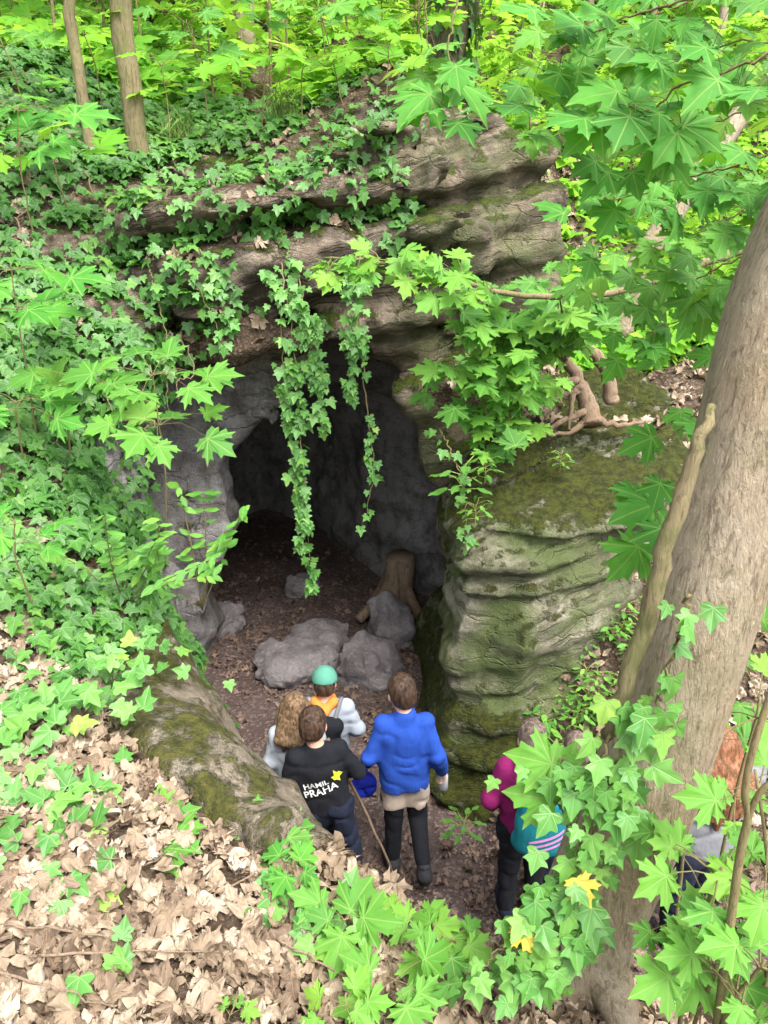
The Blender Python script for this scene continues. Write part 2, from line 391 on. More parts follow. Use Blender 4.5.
headm = sstep(-.3, .1, Pb[:, 0]) * sstep(1.6, 1.2, Pb[:, 0]) * sstep(4.9, 5.2, Pb[:, 1]) * sstep(7.0, 6.5, Pb[:, 1]) * sstep(2.2, 2.6, Pb[:, 2]) * sstep(4.9, 4.4, Pb[:, 2])
outm = sstep(.25, .05, OUT[band_]) * sstep(2.6, 2.9, Pb[:, 2]); headm = np.maximum(headm * .0, outm); rocky = np.maximum(rocky, outm)
F[band_] += (rocky * (.10 * fbm(Pb, 1.6, 3, 71) + .035 * fbm(Pb, 6, 2, 73) + (.13 - .05 * headm) * low * lay * depthf) + headm * (.09 * fbm(Pb, 2.4, 4, 75, .6) + .02 * lay)).astype(f32)
Vt, Qt = surface_nets(F, (ox, oy, oz), HV)
fc = Vt[Qt].mean(1)
ii = np.clip(((Vt - np.array([ox, oy, oz])) / HV).round().astype(int), 0, np.array(F.shape) - 1)
vo_v = VO[ii[:, 0], ii[:, 1], ii[:, 2]]; gv = Vt[:, 2] - Gf(Vt[:, 0], Vt[:, 1])
nv = vnormals(Vt, Qt)
tv = T(Vt[:, 0], Vt[:, 1]) - Vt[:, 2]            # depth below the hill surface
is_floor = (gv[Qt].mean(1) < .05)
rockv = (vo_v < .3) & (tv > .22) & (Vt[:, 1] > 4.3)
# bare rock head above and right of the mouth
head_rock = (Vt[:, 0] > -.75) & (Vt[:, 0] < 1.25) & (Vt[:, 1] > 5) & (Vt[:, 1] < 6.6) & (Vt[:, 2] > 2.2) & (Vt[:, 2] < 3.7 + .15 * noise(Vt, 2.3, 8) + .65 * sstep(-.05, .2, Vt[:, 0]))
strip = (Vt[:, 0] > -2.0) & (Vt[:, 0] <= -.7) & (Vt[:, 1] > 5) & (Vt[:, 1] < 5.9) & (Vt[:, 2] > 2.6) & (Vt[:, 2] < 3.62 + .2 * noise(Vt, 2.1, 9) - .3 * sstep(-1.2, -1.9, Vt[:, 0]))
rockv |= (OUT[ii[:, 0], ii[:, 1], ii[:, 2]] < .26) & (Vt[:, 2] > 2.4) & ((tv > .04) | (Vt[:, 0] > -.1) | (nv[:, 2] < .85))
is_rock = (rockv[Qt].mean(1) > .5) & ~is_floor
mossv = np.clip(nv[:, 2], 0, 1) * .62 + .3 * sstep(-.1, .5, Vt[:, 0]) * sstep(3.2, 2.4, Vt[:, 2]) + .12 * noise(Vt, 1.3, 91)
mossv *= sstep(6.3, 5.6, Vt[:, 1] - .9 * sstep(2.8, 3.4, Vt[:, 2]))
algv = sstep(-.2, .5, Vt[:, 0]) * .6 * sstep(6.2, 5.4, Vt[:, 1])
tone = (sstep(2.35, 2.75, Vt[:, 2]) + sstep(-.2, .3, Vt[:, 0])) * sstep(5.62, 5.40, Vt[:, 1] - 2 * sstep(3.15, 3.4, Vt[:, 2]))
att = {'moss': mossv, 'algae': algv, 'tone': np.clip(tone, 0, 1)}
M = {}
M['soil'] = soil_mat('forest_soil', [(.25, (.016, .011, .007)), (.45, (.045, .031, .020)), (.6, (.10, .072, .05)), (.75, (.2, .15, .11))])
M['floor'] = soil_mat('trodden_earth', [(.25, (.03, .018, .016)), (.45, (.068, .047, .042)), (.62, (.11, .082, .074)), (.8, (.21, .16, .145))], .02)
M['cliff'] = rock_mat('sandstone_cliff', (.29, .235, .18), (.21, .155, .105), (.055, .042, .032), .9, (.35, .335, .335))
v_, q_, a_ = submesh(Vt, Qt, is_floor); floor_o = link('ground', mesh_np('ground', v_, q_), M['floor'], kind='structure')
v_, q_, a_ = submesh(Vt, Qt, ~is_floor & ~is_rock); HV_, HQ_ = v_, q_
hill_o = link('hillside', mesh_np('hillside', v_, q_), M['soil'], kind='structure')
v_, q_, a_ = submesh(Vt, Qt, is_rock, att); CV_, CQ_ = v_, q_
cliff_o = link('rock_cliff', mesh_np('rock_cliff', v_, q_, True, a_), M['cliff'], kind='structure',
               label='layered sandstone cliff with the dark cave mouth under its overhanging lintel', cat='cliff')
FV_, FQ_ = submesh(Vt, Qt, is_floor)[:2]

# far forest floor: one sheet round the modelled ground, same surface
xs = np.concatenate([np.linspace(-60, -8, 40), np.linspace(-7.6, 7.6, 78), np.linspace(8, 60, 40)])
ys = np.concatenate([np.linspace(-30, -3, 20), np.linspace(-2.6, 16, 96), np.linspace(16.6, 85, 70)])
x0, x1, y0, y1 = gx[0] + .06, gx[-1] - .06, gy[0] + .06, gy[-1] - .06
xs = np.sort(np.concatenate([xs[np.abs(xs - x0) > .12], [x0]])); xs = np.sort(np.concatenate([xs[np.abs(xs - x1) > .12], [x1]]))
ys = np.sort(np.concatenate([ys[np.abs(ys - y0) > .12], [y0]])); ys = np.sort(np.concatenate([ys[np.abs(ys - y1) > .12], [y1]]))
A, B = np.meshgrid(xs, ys, indexing='ij')
Zs = T(A, B); V = np.stack([A.ravel(), B.ravel(), Zs.ravel()], -1)
n1 = len(ys); i, j = np.meshgrid(np.arange(len(xs) - 1), np.arange(n1 - 1), indexing='ij'); i = i.ravel(); j = j.ravel()
Q = np.stack([i * n1 + j, (i + 1) * n1 + j, (i + 1) * n1 + j + 1, i * n1 + j + 1], -1)
c = V[Q].mean(1); inside = (c[:, 0] > x0) & (c[:, 0] < x1) & (c[:, 1] > y0) & (c[:, 1] < y1)
v_, q_, _ = submesh(V, Q, ~inside); far_o = link('forest_floor', mesh_np('forest_floor', v_, q_), M['soil'], kind='structure')

# ------------------------------------------------------------------ single rocks
def rock_sdf(name, lo, hi, h, fn, mat, amp=.05, freq=4, seed=0, moss=None, algae=None, parent=None, layer=0.0, **props):
    g = [np.arange(lo[k], hi[k] + h, h) for k in range(3)]
    Xq, Yq, Zq = np.meshgrid(*g, indexing='ij'); Pq = np.stack([Xq, Yq, Zq], -1)
    f = fn(Xq, Yq, Zq)
    bnd = np.nonzero(np.abs(f) < 3 * amp + .1 + layer * 2)
    pp = Pq[bnd]; f[bnd] += amp * fbm(pp, freq, 5, seed, .58)
    if layer:
        ps = pp.copy(); ps[:, 2] += -.1 * pp[:, 0] + .10 * noise(pp, 1.4, seed + 5)
        l = noise(ps * np.array([.8, .8, 8.0]), 1.0, seed + 9); f[bnd] += layer * np.sign(l) * np.abs(l) ** .4 + .3 * layer * fbm(ps * np.array([1, 1, 2.5]), 7, 3, seed + 31)
    V, Q = surface_nets(f, lo, h)
    n = vnormals(V, Q)
    a = {'moss': moss(V, n) if moss else np.zeros(len(V)), 'algae': algae(V, n) if algae else np.zeros(len(V))}
    return link(name, mesh_np(name, V, Q, True, a), mat, parent, **props), V, Q, n
M['mossrock'] = rock_mat('mossy_rock', (.24, .21, .16), (.19, .15, .11), (.08, .065, .045), .15, None, ((.045, .05, .012), (.13, .125, .03)))
M['strata'] = rock_mat('layered_sandstone', (.36, .32, .25), (.25, .235, .16), (.06, .058, .034), .75, None, ((.03, .036, .008), (.085, .095, .014)))
M['cave_rock'] = rock_mat('grey_cave_rock', (.36, .33, .34), (.28, .25, .26), (.11, .095, .10), .15)

slab = [(-1.22,3.62),(-.90,3.2),(-.50,2.6),(-.20,2.15),(-.42,1.98),(-.74,2.2),(-1.05,2.42),(-1.2,2.65),(-1.32,3.1)]
def f_slab(x, y, z):
    p = poly_sdf(x[:, :, 0], y[:, :, 0], slab)[:, :, None]
    p = p + .18 * np.maximum(z - 1.1, 0) - .10
    top = z - (T(x[:, :, 0], y[:, :, 0]) + .15 + .03 * np.sin(y[:, :, 0] * 5))[:, :, None]
    return smax(smax(p, top, .14), .7 - z, .1)
rim, *_ = rock_sdf('mossy_boulder', (-2, 1.6, .6), (.15, 4.2, 2.1), .026, f_slab, M['mossrock'], .045, 3.2, 11,
     lambda V, n: .37 + .26 * noise(V, 2.1, 5) + .12 * n[:, 2] - .25 * sstep(-.3, -.9, n[:, 2]), layer=.02,
     label='yellow-green mossy boulder on the rim, left of the children', cat='boulder')
bould = [(.52,4.22),(.9,4.12),(1.3,4.3),(1.85,4.65),(2.3,5.1),(2.2,6.1),(.62,6.1),(.62,5.3),(.5,4.7)]
def f_bould(x, y, z):
    p = poly_sdf(x[:, :, 0], y[:, :, 0], bould)[:, :, None]
    zt = z - .12 * (x - .9)
    p = p - .08 * np.exp(-((zt - 1.88) / .14) ** 2) + .07 * np.exp(-((zt - 1.66) / .06) ** 2) - .04 * np.exp(-((zt - 1.3) / .22) ** 2) + .03 * np.exp(-((zt - .95) / .06) ** 2) \
        + .25 * np.maximum(zt - 1.95, 0) - .20 * np.maximum(1.25 - zt, 0) - .16 * np.maximum(.6 - zt, 0) * sstep(1.3, .8, x)
    top = z - (2.0 + .48 * (y - 4.5) + .06 * (x - 1))
    return smax(smax(p, top * .9, .16), -.3 - z, .1)
def b_moss(V, n):
    zt = V[:, 2] - .12 * (V[:, 0] - .9)
    return .45 * np.clip(n[:, 2], 0, 1) + .42 * sstep(1.8, 2.1, zt) + .5 * sstep(.95, .45, V[:, 2]) * sstep(1.3, .8, V[:, 0]) + .22 * noise(V, 2.2, 3)
rbl, BV_, BQ_, Bn_ = rock_sdf('layered_boulder', (.2, 3.55, -.35), (2.6, 6.2, 3.1), .026, f_bould, M['strata'], .05, 3.0, 21, b_moss,
     lambda V, n: 1.0 - .45 * sstep(1.1, 1.7, V[:, 0]), layer=.045,
     label='large layered boulder streaked with green moss, right of the cave mouth', cat='boulder')
def stone(px, py, Y, sx, sy, sz, rz, seed, label, name='boulder', mat=None, sink=.25, moss=0, squash=2.6, z=None):
    p = at(px, py, Y); c0 = p if z is None else np.array([p[0], p[1], z])
    c, s = cos(rz), sin(rz)
    m = max(sx, sy)
    def f(x, y, zz):
        u = ((x - c0[0]) * c + (y - c0[1]) * s) / sx; v = (-(x - c0[0]) * s + (y - c0[1]) * c) / sy; w = (zz - c0[2]) / sz
        r = (np.abs(u) ** squash + np.abs(v) ** squash + np.abs(w) ** squash) ** (1 / squash)
        return (r - 1) * min(sx, sy, sz)
    hh = max(.018, m / 22)
    o, *_ = rock_sdf(name, c0 - np.array([m, m, sz]) * 1.35, c0 + np.array([m, m, sz]) * 1.35, hh, f, mat or M['cave_rock'],
                     .13 * min(sx, sy, sz) + .02, 1.3 / m, seed, (lambda V, n: moss + 0 * V[:, 0]), label=label, cat='rock')
    return o
stone(296, 666, 5.6, .46, .32, .19, .5, 3, 'broad flat pale rock with a white mark, lying on the cave floor', z=.10)
stone(318, 648, 5.95, .30, .24, .15, .2, 14, 'grey rock behind the broad flat rock on the cave floor', z=.10)
stone(304, 600, 7.0, .19, .14, .12, .3, 4, 'small pale rock deepest in the cave', z=.10)
stone(391, 645, 6.15, .20, .24, .27, .4, 5, 'tall rounded grey rock just below the cave stump', z=.12)
stone(372, 690, 5.5, .26, .25, .26, -.4, 6, 'rounded grey rock beyond the head of the boy in blue', z=.12)
stone(441, 700, 5.1, .13, .10, .10, .2, 8, 'small grey stone in the dark corner beside the layered boulder', z=.14)
stone(424, 728, 4.7, .22, .22, .18, .2, 9, 'low brown earthy rock to the right of the boy in blue', z=.02, mat=M['floor'])
stone(226, 645, 6.3, .20, .16, .20, .1, 10, 'dark squarish rock against the left cave wall', z=.08)

# ------------------------------------------------------------------ leaves
half_maple = [(.05,-.03),(.18,-.08),(.34,-.07),(.47,-.11),(.45,.01),(.62,.06),(.47,.13),(.39,.20),(.50,.24),(.67,.27),(.61,.36),(.77,.53),(.585,.51),(.52,.61),(.42,.51),(.27,.46),(.29,.58),(.35,.75),(.205,.765),(.125,.86)]
half_ivy = [(.06,-.05),(.20,-.12),(.36,-.10),(.46,.0),(.42,.12),(.33,.22),(.45,.32),(.52,.46),(.36,.47),(.23,.52),(.14,.74)]
half_oval = [(.06,.04),(.15,.16),(.215,.33),(.22,.5),(.18,.66),(.11,.82)]
half_far = [(.3,-.06),(.6,.08),(.38,.2),(.74,.5),(.26,.44),(.3,.72)]
def template(half, tipy, c, fold, droop, ring=True, seed=0):
    r = np.random.default_rng(seed); half = [(x * .86 if tipy > 1.01 else x, y) for x, y in half]
    o = [(0.0, 0.0)] + half + [(0.0, tipy)] + [(-x, y) for x, y in half[::-1]]
    o = np.array(o, float); o[1:] += r.normal(0, .012, o[1:].shape)
    n = len(o); cc = np.array([0, c])
    if ring:
        mid = cc + (o - cc) * .52; P = np.concatenate([[cc], mid, o])
        a = np.arange(n); b = (a + 1) % n
        Q = np.stack([1 + a, 1 + n + a, 1 + n + b, 1 + b], -1); Tt = np.stack([0 * a, 1 + a, 1 + b], -1)
        Fs = np.concatenate([np.stack([Q[:, 0], Q[:, 1], Q[:, 2]], -1), np.stack([Q[:, 0], Q[:, 2], Q[:, 3]], -1), Tt])
    else:
        P = np.concatenate([[cc], o]); a = np.arange(n); b = (a + 1) % n
        Fs = np.stack([0 * a, 1 + a, 1 + b], -1)
    Fs = Fs[:, ::-1] if _area(P, Fs) < 0 else Fs
    # pleat up between the main veins, droop the rim
    ang = np.degrees(np.arctan2(np.abs(P[:, 0]), P[:, 1] - c)); rad = np.linalg.norm(P - cc, axis=1)
    va = np.array([0, 56, 96]) ; dn = np.min(np.abs(ang[:, None] - va[None]), 1)
    z = fold * rad * np.clip(dn / 25, 0, 1) - droop * rad ** 2 + r.normal(0, .02, len(P)) * rad + .05 * np.sin(P[:, 0] * 5 + seed) * rad
    return np.column_stack([P, z]), Fs, P
def _area(P, Fs):
    a, b, c = P[Fs[:, 0]], P[Fs[:, 1]], P[Fs[:, 2]]
    return ((b[:, 0] - a[:, 0]) * (c[:, 1] - a[:, 1]) - (b[:, 1] - a[:, 1]) * (c[:, 0] - a[:, 0])).sum()
TM = {'maple': [template(half_maple, 1.05, .08, .075, d, True, i) for i, d in enumerate((.10, .2, .02, .25))],
      'maple_mid': [template(half_maple, 1.05, .08, .09, d, False, i) for i, d in enumerate((.10, .25, .0))],
      'far': [template(half_far, 1.0, .1, .18, d, False, i) for i, d in enumerate((.1, .3))],
      'ivy': [template(half_ivy, .98, .1, .12, d, False, i) for i, d in enumerate((.08, .22, -.05))],
      'ivy_near': [template(half_ivy, .98, .1, .12, d, True, i) for i, d in enumerate((.08, .22, -.05))],
      'oval': [template(half_oval, 1.0, .5, .25, d, True, i) for i, d in enumerate((.15, .4))]}
def dry_template(kind, seed):
    r = np.random.default_rng(seed)
    Vl, Fs, uv = template({'m': half_maple, 'o': half_oval}[kind], 1.0, .3, .1, .0, True, seed)
    q = Vl.copy(); a = r.uniform(0, pi); u = q[:, 0] * cos(a) + (q[:, 1] - .4) * sin(a)
    if kind == 'm':
        cc = np.array([0, .35]); d_ = q[:, :2] - cc; ra = np.linalg.norm(d_, axis=1); s_ = np.minimum(1, .5 / (ra + 1e-6)) ** r.uniform(.35, .85); q[:, :2] = cc + d_ * s_[:, None]
    k = r.uniform(.05, .6) * r.choice([-1, 1]); q[:, 2] += .8 * k * u * u + .13 * np.sin(q[:, 0] * r.uniform(5, 10) + r.uniform(0, 6)) + .11 * np.sin(q[:, 1] * r.uniform(6, 11) + r.uniform(0, 6)) + r.normal(0, .03, len(q))
    q[:, 0] *= r.uniform(.6, 1.0); q[:, 0] += r.uniform(-.25, .25) * q[:, 1]
    return q, Fs, uv
TM['dry'] = [dry_template('m' if i % 3 else 'o', 100 + i) for i in range(16)]
class Leaves:
    def __init__(s, kind): s.kind = kind; s.p, s.d, s.n, s.s, s.r = [], [], [], [], []
    def add(s, p, d, n, size, r=None):
        s.p.append(np.asarray(p, float)); s.d.append(np.asarray(d, float)); s.n.append(np.asarray(n, float)); s.s.append(size); s.r.append(random.random() if r is None else r)
    def addmany(s, p, d, n, size, r): s.p += list(p); s.d += list(d); s.n += list(n); s.s += list(size); s.r += list(r)
    def build(s, name, mat, parent=None, origin=(0, 0, 0), **props):
        p = np.array(s.p) - np.array(origin); d = np.array(s.d); n = np.array(s.n); sz = np.array(s.s); rr = np.array(s.r)
        n /= np.linalg.norm(n, axis=1, keepdims=True) + 1e-9
        y = d - n * (d * n).sum(1, keepdims=True); y /= np.linalg.norm(y, axis=1, keepdims=True) + 1e-9
        x = np.cross(y, n); RM = np.stack([x, y, n], -1) * sz[:, None, None]
        tpl = TM[s.kind]; which = np.arange(len(p)) % len(tpl); Vs, Fs, Us, Rs = [], [], [], []; off = 0
        for k, (tv_, tf, tu) in enumerate(tpl):
            m = which == k
            if not m.any(): continue
            vv = np.einsum('nij,vj->nvi', RM[m], tv_) + p[m][:, None]
            nk = m.sum(); Vs.append(vv.reshape(-1, 3)); Fs.append((tf[None] + (np.arange(nk) * len(tv_))[:, None, None]).reshape(-1, 3) + off)
            Us.append(np.tile(tu, (nk, 1))); Rs.append(np.repeat(rr[m], len(tv_))); off += nk * len(tv_)
        return link(name, mesh_np(name, np.concatenate(Vs), np.concatenate(Fs), True, {'rnd': np.concatenate(Rs)}, np.concatenate(Us)), mat, parent, **props)
class Tubes:
    def __init__(s): s.V, s.F, s.n = [], [], 0
    def add(s, pts, rad, seg=6, cap=True, rough=0.0):
        pts = np.array(pts, float); rad = np.broadcast_to(np.asarray(rad, float), len(pts)); t = np.gradient(pts, axis=0)
        t /= np.linalg.norm(t, axis=1, keepdims=True) + 1e-9
        ref = np.array([0, 0, 1.0]) if abs(t[0, 2]) < .9 else np.array([1.0, 0, 0])
        a = np.linspace(0, 2 * pi, seg, endpoint=False); rings = []
        for q, tt, r in zip(pts, t, rad):
            u = np.cross(tt, ref); u /= np.linalg.norm(u) + 1e-9; w = np.cross(tt, u); ref = np.cross(u, tt)
            rr = r * (1 + rough * noise(np.stack([np.cos(a) * 1.7, np.sin(a) * 1.7, a * 0 + q[2] * 1.6 + q[0]], -1), 1.0, 5)) if rough else r
            rings.append(q + (np.cos(a) * rr)[:, None] * u + (np.sin(a) * rr)[:, None] * w)
        V = np.concatenate(rings); m = len(pts); i, j = np.meshgrid(np.arange(m - 1), np.arange(seg), indexing='ij'); i, j = i.ravel(), j.ravel()
        q = np.stack([i * seg + j, i * seg + (j + 1) % seg, (i + 1) * seg + (j + 1) % seg, (i + 1) * seg + j], -1)
        if cap:
            V = np.concatenate([V, [pts[0]], [pts[-1]]]); b = np.arange(seg); c = (b + 1) % seg; k0, k1 = len(V) - 2, len(V) - 1
            q = np.concatenate([q, np.stack([c, b, 0 * b + k0, 0 * b + k0], -1), np.stack([(m - 1) * seg + b, (m - 1) * seg + c, 0 * b + k1, 0 * b + k1], -1)])
        s.V.append(V); s.F.append(q + s.n); s.n += len(V); return s
    def build(s, name, mat, parent=None, origin=(0, 0, 0), **props):
        V = np.concatenate(s.V) - np.array(origin); F_ = np.concatenate(s.F); tri = F_[:, 2] == F_[:, 3]
        return link(name, mesh_np(name, V, [F_[~tri], F_[tri][:, :3]]), mat, parent, **props)
def curve(pts, n=12, wob=0.0, seed=0):
    pts = np.array(pts, float); m = len(pts); t = np.linspace(0, m - 1, n); r = np.random.default_rng(seed)
    out = []
    for u in t:
        i = min(int(u), m - 2); f = u - i; p0, p1, p2, p3 = pts[max(i - 1, 0)], pts[i], pts[i + 1], pts[min(i + 2, m - 1)]
        out.append(.5 * ((2 * p1) + (-p0 + p2) * f + (2 * p0 - 5 * p1 + 4 * p2 - p3) * f ** 2 + (-p0 + 3 * p1 - 3 * p2 + p3) * f ** 3))
    out = np.array(out)
    if wob: out[1:-1] += r.normal(0, wob, out[1:-1].shape)
    return out
VEIN = (.22, .36, .10)
M['maple'] = leaf_mat('maple_leaf', [(.0, (.045, .16, .025)), (.4, (.07, .225, .032)), (.75, (.115, .30, .038)), (1, (.17, .36, .045))], (.28, .55, .03), .40)
M['maple_young'] = leaf_mat('young_maple_leaf', [(.0, (.08, .25, .035)), (.5, (.13, .33, .04)), (1, (.24, .42, .05))], (.38, .58, .04), .42, .5, .25)
M['maple_cool'] = leaf_mat('shade_maple_leaf', [(.0, (.036, .165, .022)), (.5, (.06, .235, .03)), (1, (.10, .31, .036))], (.24, .55, .02), .38, .6, .2)
M['far_leaf'] = leaf_mat('sunny_woodland_leaf', [(.0, (.05, .20, .02)), (.35, (.12, .35, .03)), (.8, (.26, .50, .04)), (1, (.42, .60, .08))], (.45, .75, .07), .5, .6, .1)
M['ivy'] = leaf_mat('ivy_leaf', [(.0, (.024, .085, .016)), (.4, (.042, .14, .022)), (.75, (.075, .205, .03)), (.96, (.12, .27, .04)), (1, (.15, .29, .04))], (.18, .42, .03), .26, .4, .35, 'ivy', (.14, .26, .10))
M['ivy_light'] = leaf_mat('young_ivy_leaf', [(.0, (.045, .16, .03)), (.5, (.08, .24, .045)), (.9, (.15, .33, .06)), (1, (.3, .42, .06))], (.22, .48, .04), .3, .4, .35, 'ivy', (.2, .34, .12))
M['weed'] = leaf_mat('weed_leaf', [(.0, (.06, .20, .03)), (.5, (.10, .28, .04)), (1, (.18, .36, .05))], (.3, .55, .04), .35, .5, .3, 'oval')
M['yellow'] = leaf_mat('yellowed_leaf', [(.0, (.55, .42, .05)), (1, (.62, .40, .06))], (.7, .5, .05), .3, .6, .3)
M['dry'] = leaf_mat('dry_leaf', [(.0, (.07, .045, .03)), (.22, (.15, .105, .07)), (.5, (.27, .205, .142)), (.8, (.37, .30, .222)), (1, (.52, .45, .365))], (.35, .2, .1), .12, .65, .25, 'maple', (.30, .20, .12), True)
M['dry_dark'] = leaf_mat('damp_leaf', [(.0, (.055, .036, .028)), (.5, (.14, .095, .07)), (.9, (.28, .19, .15)), (1, (.42, .32, .26))], (.2, .12, .06), .06, .6, .3, 'maple', (.2, .13, .09), True)
M['stem'] = bark_mat('green_brown_stem', (.20, .16, .08), (.14, .13, .055), (.08, .06, .03), (30, 30, 6), .004)
M['petiole'] = cloth_mat('leaf_stalk', (.22, .26, .07), .5, .2, 9, 60)
M['trunk'] = bark_mat('grey_brown_bark', (.39, .325, .235), (.32, .245, .16), (.15, .115, .08), (8, 8, 2.2), .03, .3)
M['thin_bark'] = bark_mat('young_bark', (.22, .18, .10), (.16, .13, .07), (.07, .055, .03), (10, 10, 1.5), .012, .6)
M['deadwood'] = bark_mat('dead_wood', (.25, .18, .125), (.19, .13, .085), (.08, .05, .034), (12, 12, 1.6), .012)

def sample_mesh(V, Q, w, n, seed):
    """n random points on quads weighted by area * w(center, normal)"""
    r = np.random.default_rng(seed)
    a, b, c, d = (V[Q[:, k]] for k in range(4)); cr = np.cross(c - a, d - b); ar = .5 * np.linalg.norm(cr, axis=1)
    nn = cr / (2 * ar[:, None] + 1e-12); cen = (a + b + c + d) / 4
    ww = ar * np.maximum(w(cen, nn), 0); i = r.choice(len(Q), n, p=ww / ww.sum())
    u, v = r.random((2, n, 1)); p = (a[i] * (1 - u) + b[i] * u) * (1 - v) + (d[i] * (1 - u) + c[i] * u) * v
    return p, nn[i], r
def vis_frame(p, m=60):
    """rough test: keep scatter near what the photo can see (a wide margin round the view)"""
    q = p - np.array([0, 0, CAM_H]); dep = q[:, 1] * _cp - q[:, 2] * _sp; up = q[:, 1] * _sp + q[:, 2] * _cp
    return (dep > .2) & (np.abs(q[:, 0]) / np.maximum(dep, .2) < .52 + m / 740 + .25) & (np.abs(up) / np.maximum(dep, .2) < .7 + .25)

# ------------------------------------------------------------------ ivy carpet on the left bank and the cliff top
def ivy_w(c, n):
    x, y, z = c.T
    w = sstep(-.95, -1.35, x) * sstep(2.75, 3.3, y + .25 * noise(c, 2, 3)) * sstep(8.2, 6.6, y)
    w2 = sstep(5.0, 5.4, y) * sstep(.6, -.5, x) * sstep(7.4, 6.0, y) * .8
    w = np.maximum(w, w2); pat = noise(c, 1.1, 41) + .6 * noise(c, 3, 43)
    w = w * sstep(-.02, .06, poly_sdf(x, y, slab)) * sstep(-.75, .1, pat + .55 * sstep(-1.2, -2.0, x)) * sstep(-5.2, -4.4, x)
    return w * np.where(vis_frame(c), 1, .12)
IV = Leaves('ivy')
p, n, r = sample_mesh(HV_, HQ_, ivy_w, 14000, 1)
up = np.array([0, 0, 1.0]); k = len(p)
nn = n * .75 + up * .35 + np.array([.25, -.35, .1]) + r.normal(0, .33, (k, 3)); dd = np.array([.1, -.3, -1.0]) + r.normal(0, .55, (k, 3))
IV.addmany(p + n * r.uniform(.015, .10, (k, 1)), dd, nn, r.uniform(.045, .105, k), np.clip(r.beta(2, 2.2, k) + .25 * noise(p, 1.3, 9), 0, .985))
def cliff_ivy(c, n):
    x, y, z = c.T
    a = sstep(2.9, 3.3, z) * sstep(.12, .55, noise(c, 1.7, 47) + .8 * sstep(-.9, -1.5, x) + .75 * sstep(3.6, 3.85, z) * sstep(.35, -.1, x)) * sstep(.9, .3, x)
    b_ = sstep(-1.42, -1.6, x) * sstep(5.6, 5.2, y) * .8 * sstep(1.0, 2.4, z)
    g_ = sstep(.9, 1.15, x) * sstep(5.4, 5.8, y) * sstep(.0, .4, noise(c, 1.5, 5))
    return np.maximum(np.maximum(a, b_), g_) * (y < 6.9)
p, n, r = sample_mesh(CV_, CQ_, cliff_ivy, 1400, 2); k = len(p)
nn = n * .8 + up * .4 + np.array([.1, -.4, .1]) + r.normal(0, .3, (k, 3)); dd = np.array([.0, -.2, -1.0]) + r.normal(0, .5, (k, 3))
IV.addmany(p + n * r.uniform(.01, .06, (k, 1)), dd, nn, r.uniform(.045, .09, k), np.clip(r.beta(2, 2.2, k), 0, .985))
IV.build('ivy_carpet', M['ivy'], kind='stuff', label='dense dark green ivy covering the bank left of the cave', cat='ivy')

# ------------------------------------------------------------------ leaf litter
LT = Leaves('dry')
def lit_near(c, n):
    x, y, z = c.T
    return sstep(-.05, .05, poly_sdf(x, y, slab)) * sstep(3.3, 2.6, y + .3 * noise(c, 1.7, 61)) * sstep(.05, .5, n[:, 2]) * np.where(vis_frame(c), 1, .05) * (x < 1.4)
def lit_bank(c, n):
    x, y, z = c.T
    w = sstep(2.6, 3.4, y) * sstep(11, 8, y) * (.25 + .75 * sstep(-.1, .5, noise(c, 1.4, 63))) + .9 * sstep(.8, 1.4, x) * sstep(2.6, 3.4, y)
    return w * sstep(.1, .5, n[:, 2]) * np.where(vis_frame(c), 1, .05)
for w, nn_, hi, sd in ((lit_near, 6300, .04, 11), (lit_bank, 3800, .04, 12)):
    p, n, r = sample_mesh(HV_, HQ_, w, nn_, sd); k = len(p)
    nz = n + r.normal(0, .17, (k, 3)); dd = r.normal(0, 1, (k, 3))
    LT.addmany(p + n * r.uniform(.003, hi, (k, 1)), dd, nz, r.uniform(.045, .12, k) if sd == 11 else r.uniform(.06, .13, k), np.clip(r.beta(1.5, 1.5, k) + .12 * noise(p, 2, 3), 0, 1))
LT.build('leaf_litter', M['dry'], kind='stuff', label='pale brown dry leaves covering the near bank', cat='leaf litter')
LD = Leaves('dry')
def lit_floor(c, n):
    x, y, z = c.T
    return (.35 + sstep(-.2, .4, noise(c, 1.2, 65)) + 1.4 * sstep(.35, .9, x) * sstep(2.9, 3.4, y) * sstep(4.6, 4.0, y)) * sstep(9, 6, y) * (y > 1.8)
p, n, r = sample_mesh(FV_, FQ_, lit_floor, 3400, 13); k = len(p)
LD.addmany(p + n * r.uniform(.002, .018, (k, 1)), r.normal(0, 1, (k, 3)), n + r.normal(0, .3, (k, 3)), r.uniform(.025, .085, k) , np.clip(r.beta(1.6, 2.4, k), 0, 1))
LD.build('damp_leaf_litter', M['dry_dark'], kind='stuff', label='damp brown leaves scattered over the trodden path and cave floor', cat='leaf litter')

# ------------------------------------------------------------------ woodland undergrowth beyond the cave
UG = Leaves('far')
r = np.random.default_rng(21); N = 24000
yy = 6.3 + 26 * r.random(N) ** 1.7; xx = r.uniform(-1, 1, N) * (yy * .62 + 1.0)
pt = np.stack([xx, yy, np.zeros(N)], -1); dens = noise(pt, .8, 77) + .5 * noise(pt, 2.2, 79)
keep = (dens > -.75 + .5 * sstep(9, 7.5, yy)) & ~((xx > -3) & (xx < .9) & (yy < 6.8)); xx, yy = xx[keep], yy[keep]; k = len(xx)
pt = np.stack([xx, yy, T(xx, yy)], -1); hgt = r.uniform(.03, .35, k) * (.6 + .5 * sstep(9, 14, yy))
pt[:, 2] += hgt
UG.addmany(pt, r.normal(0, 1, (k, 3)) - up * .3, up * 1.2 + np.array([0, -.5, 0]) + r.normal(0, .4, (k, 3)), r.uniform(.08, .20, k) * (1 + .02 * yy), np.clip(r.beta(2, 2, k) + .3 * noise(pt, .6, 4) - .1, 0, 1))
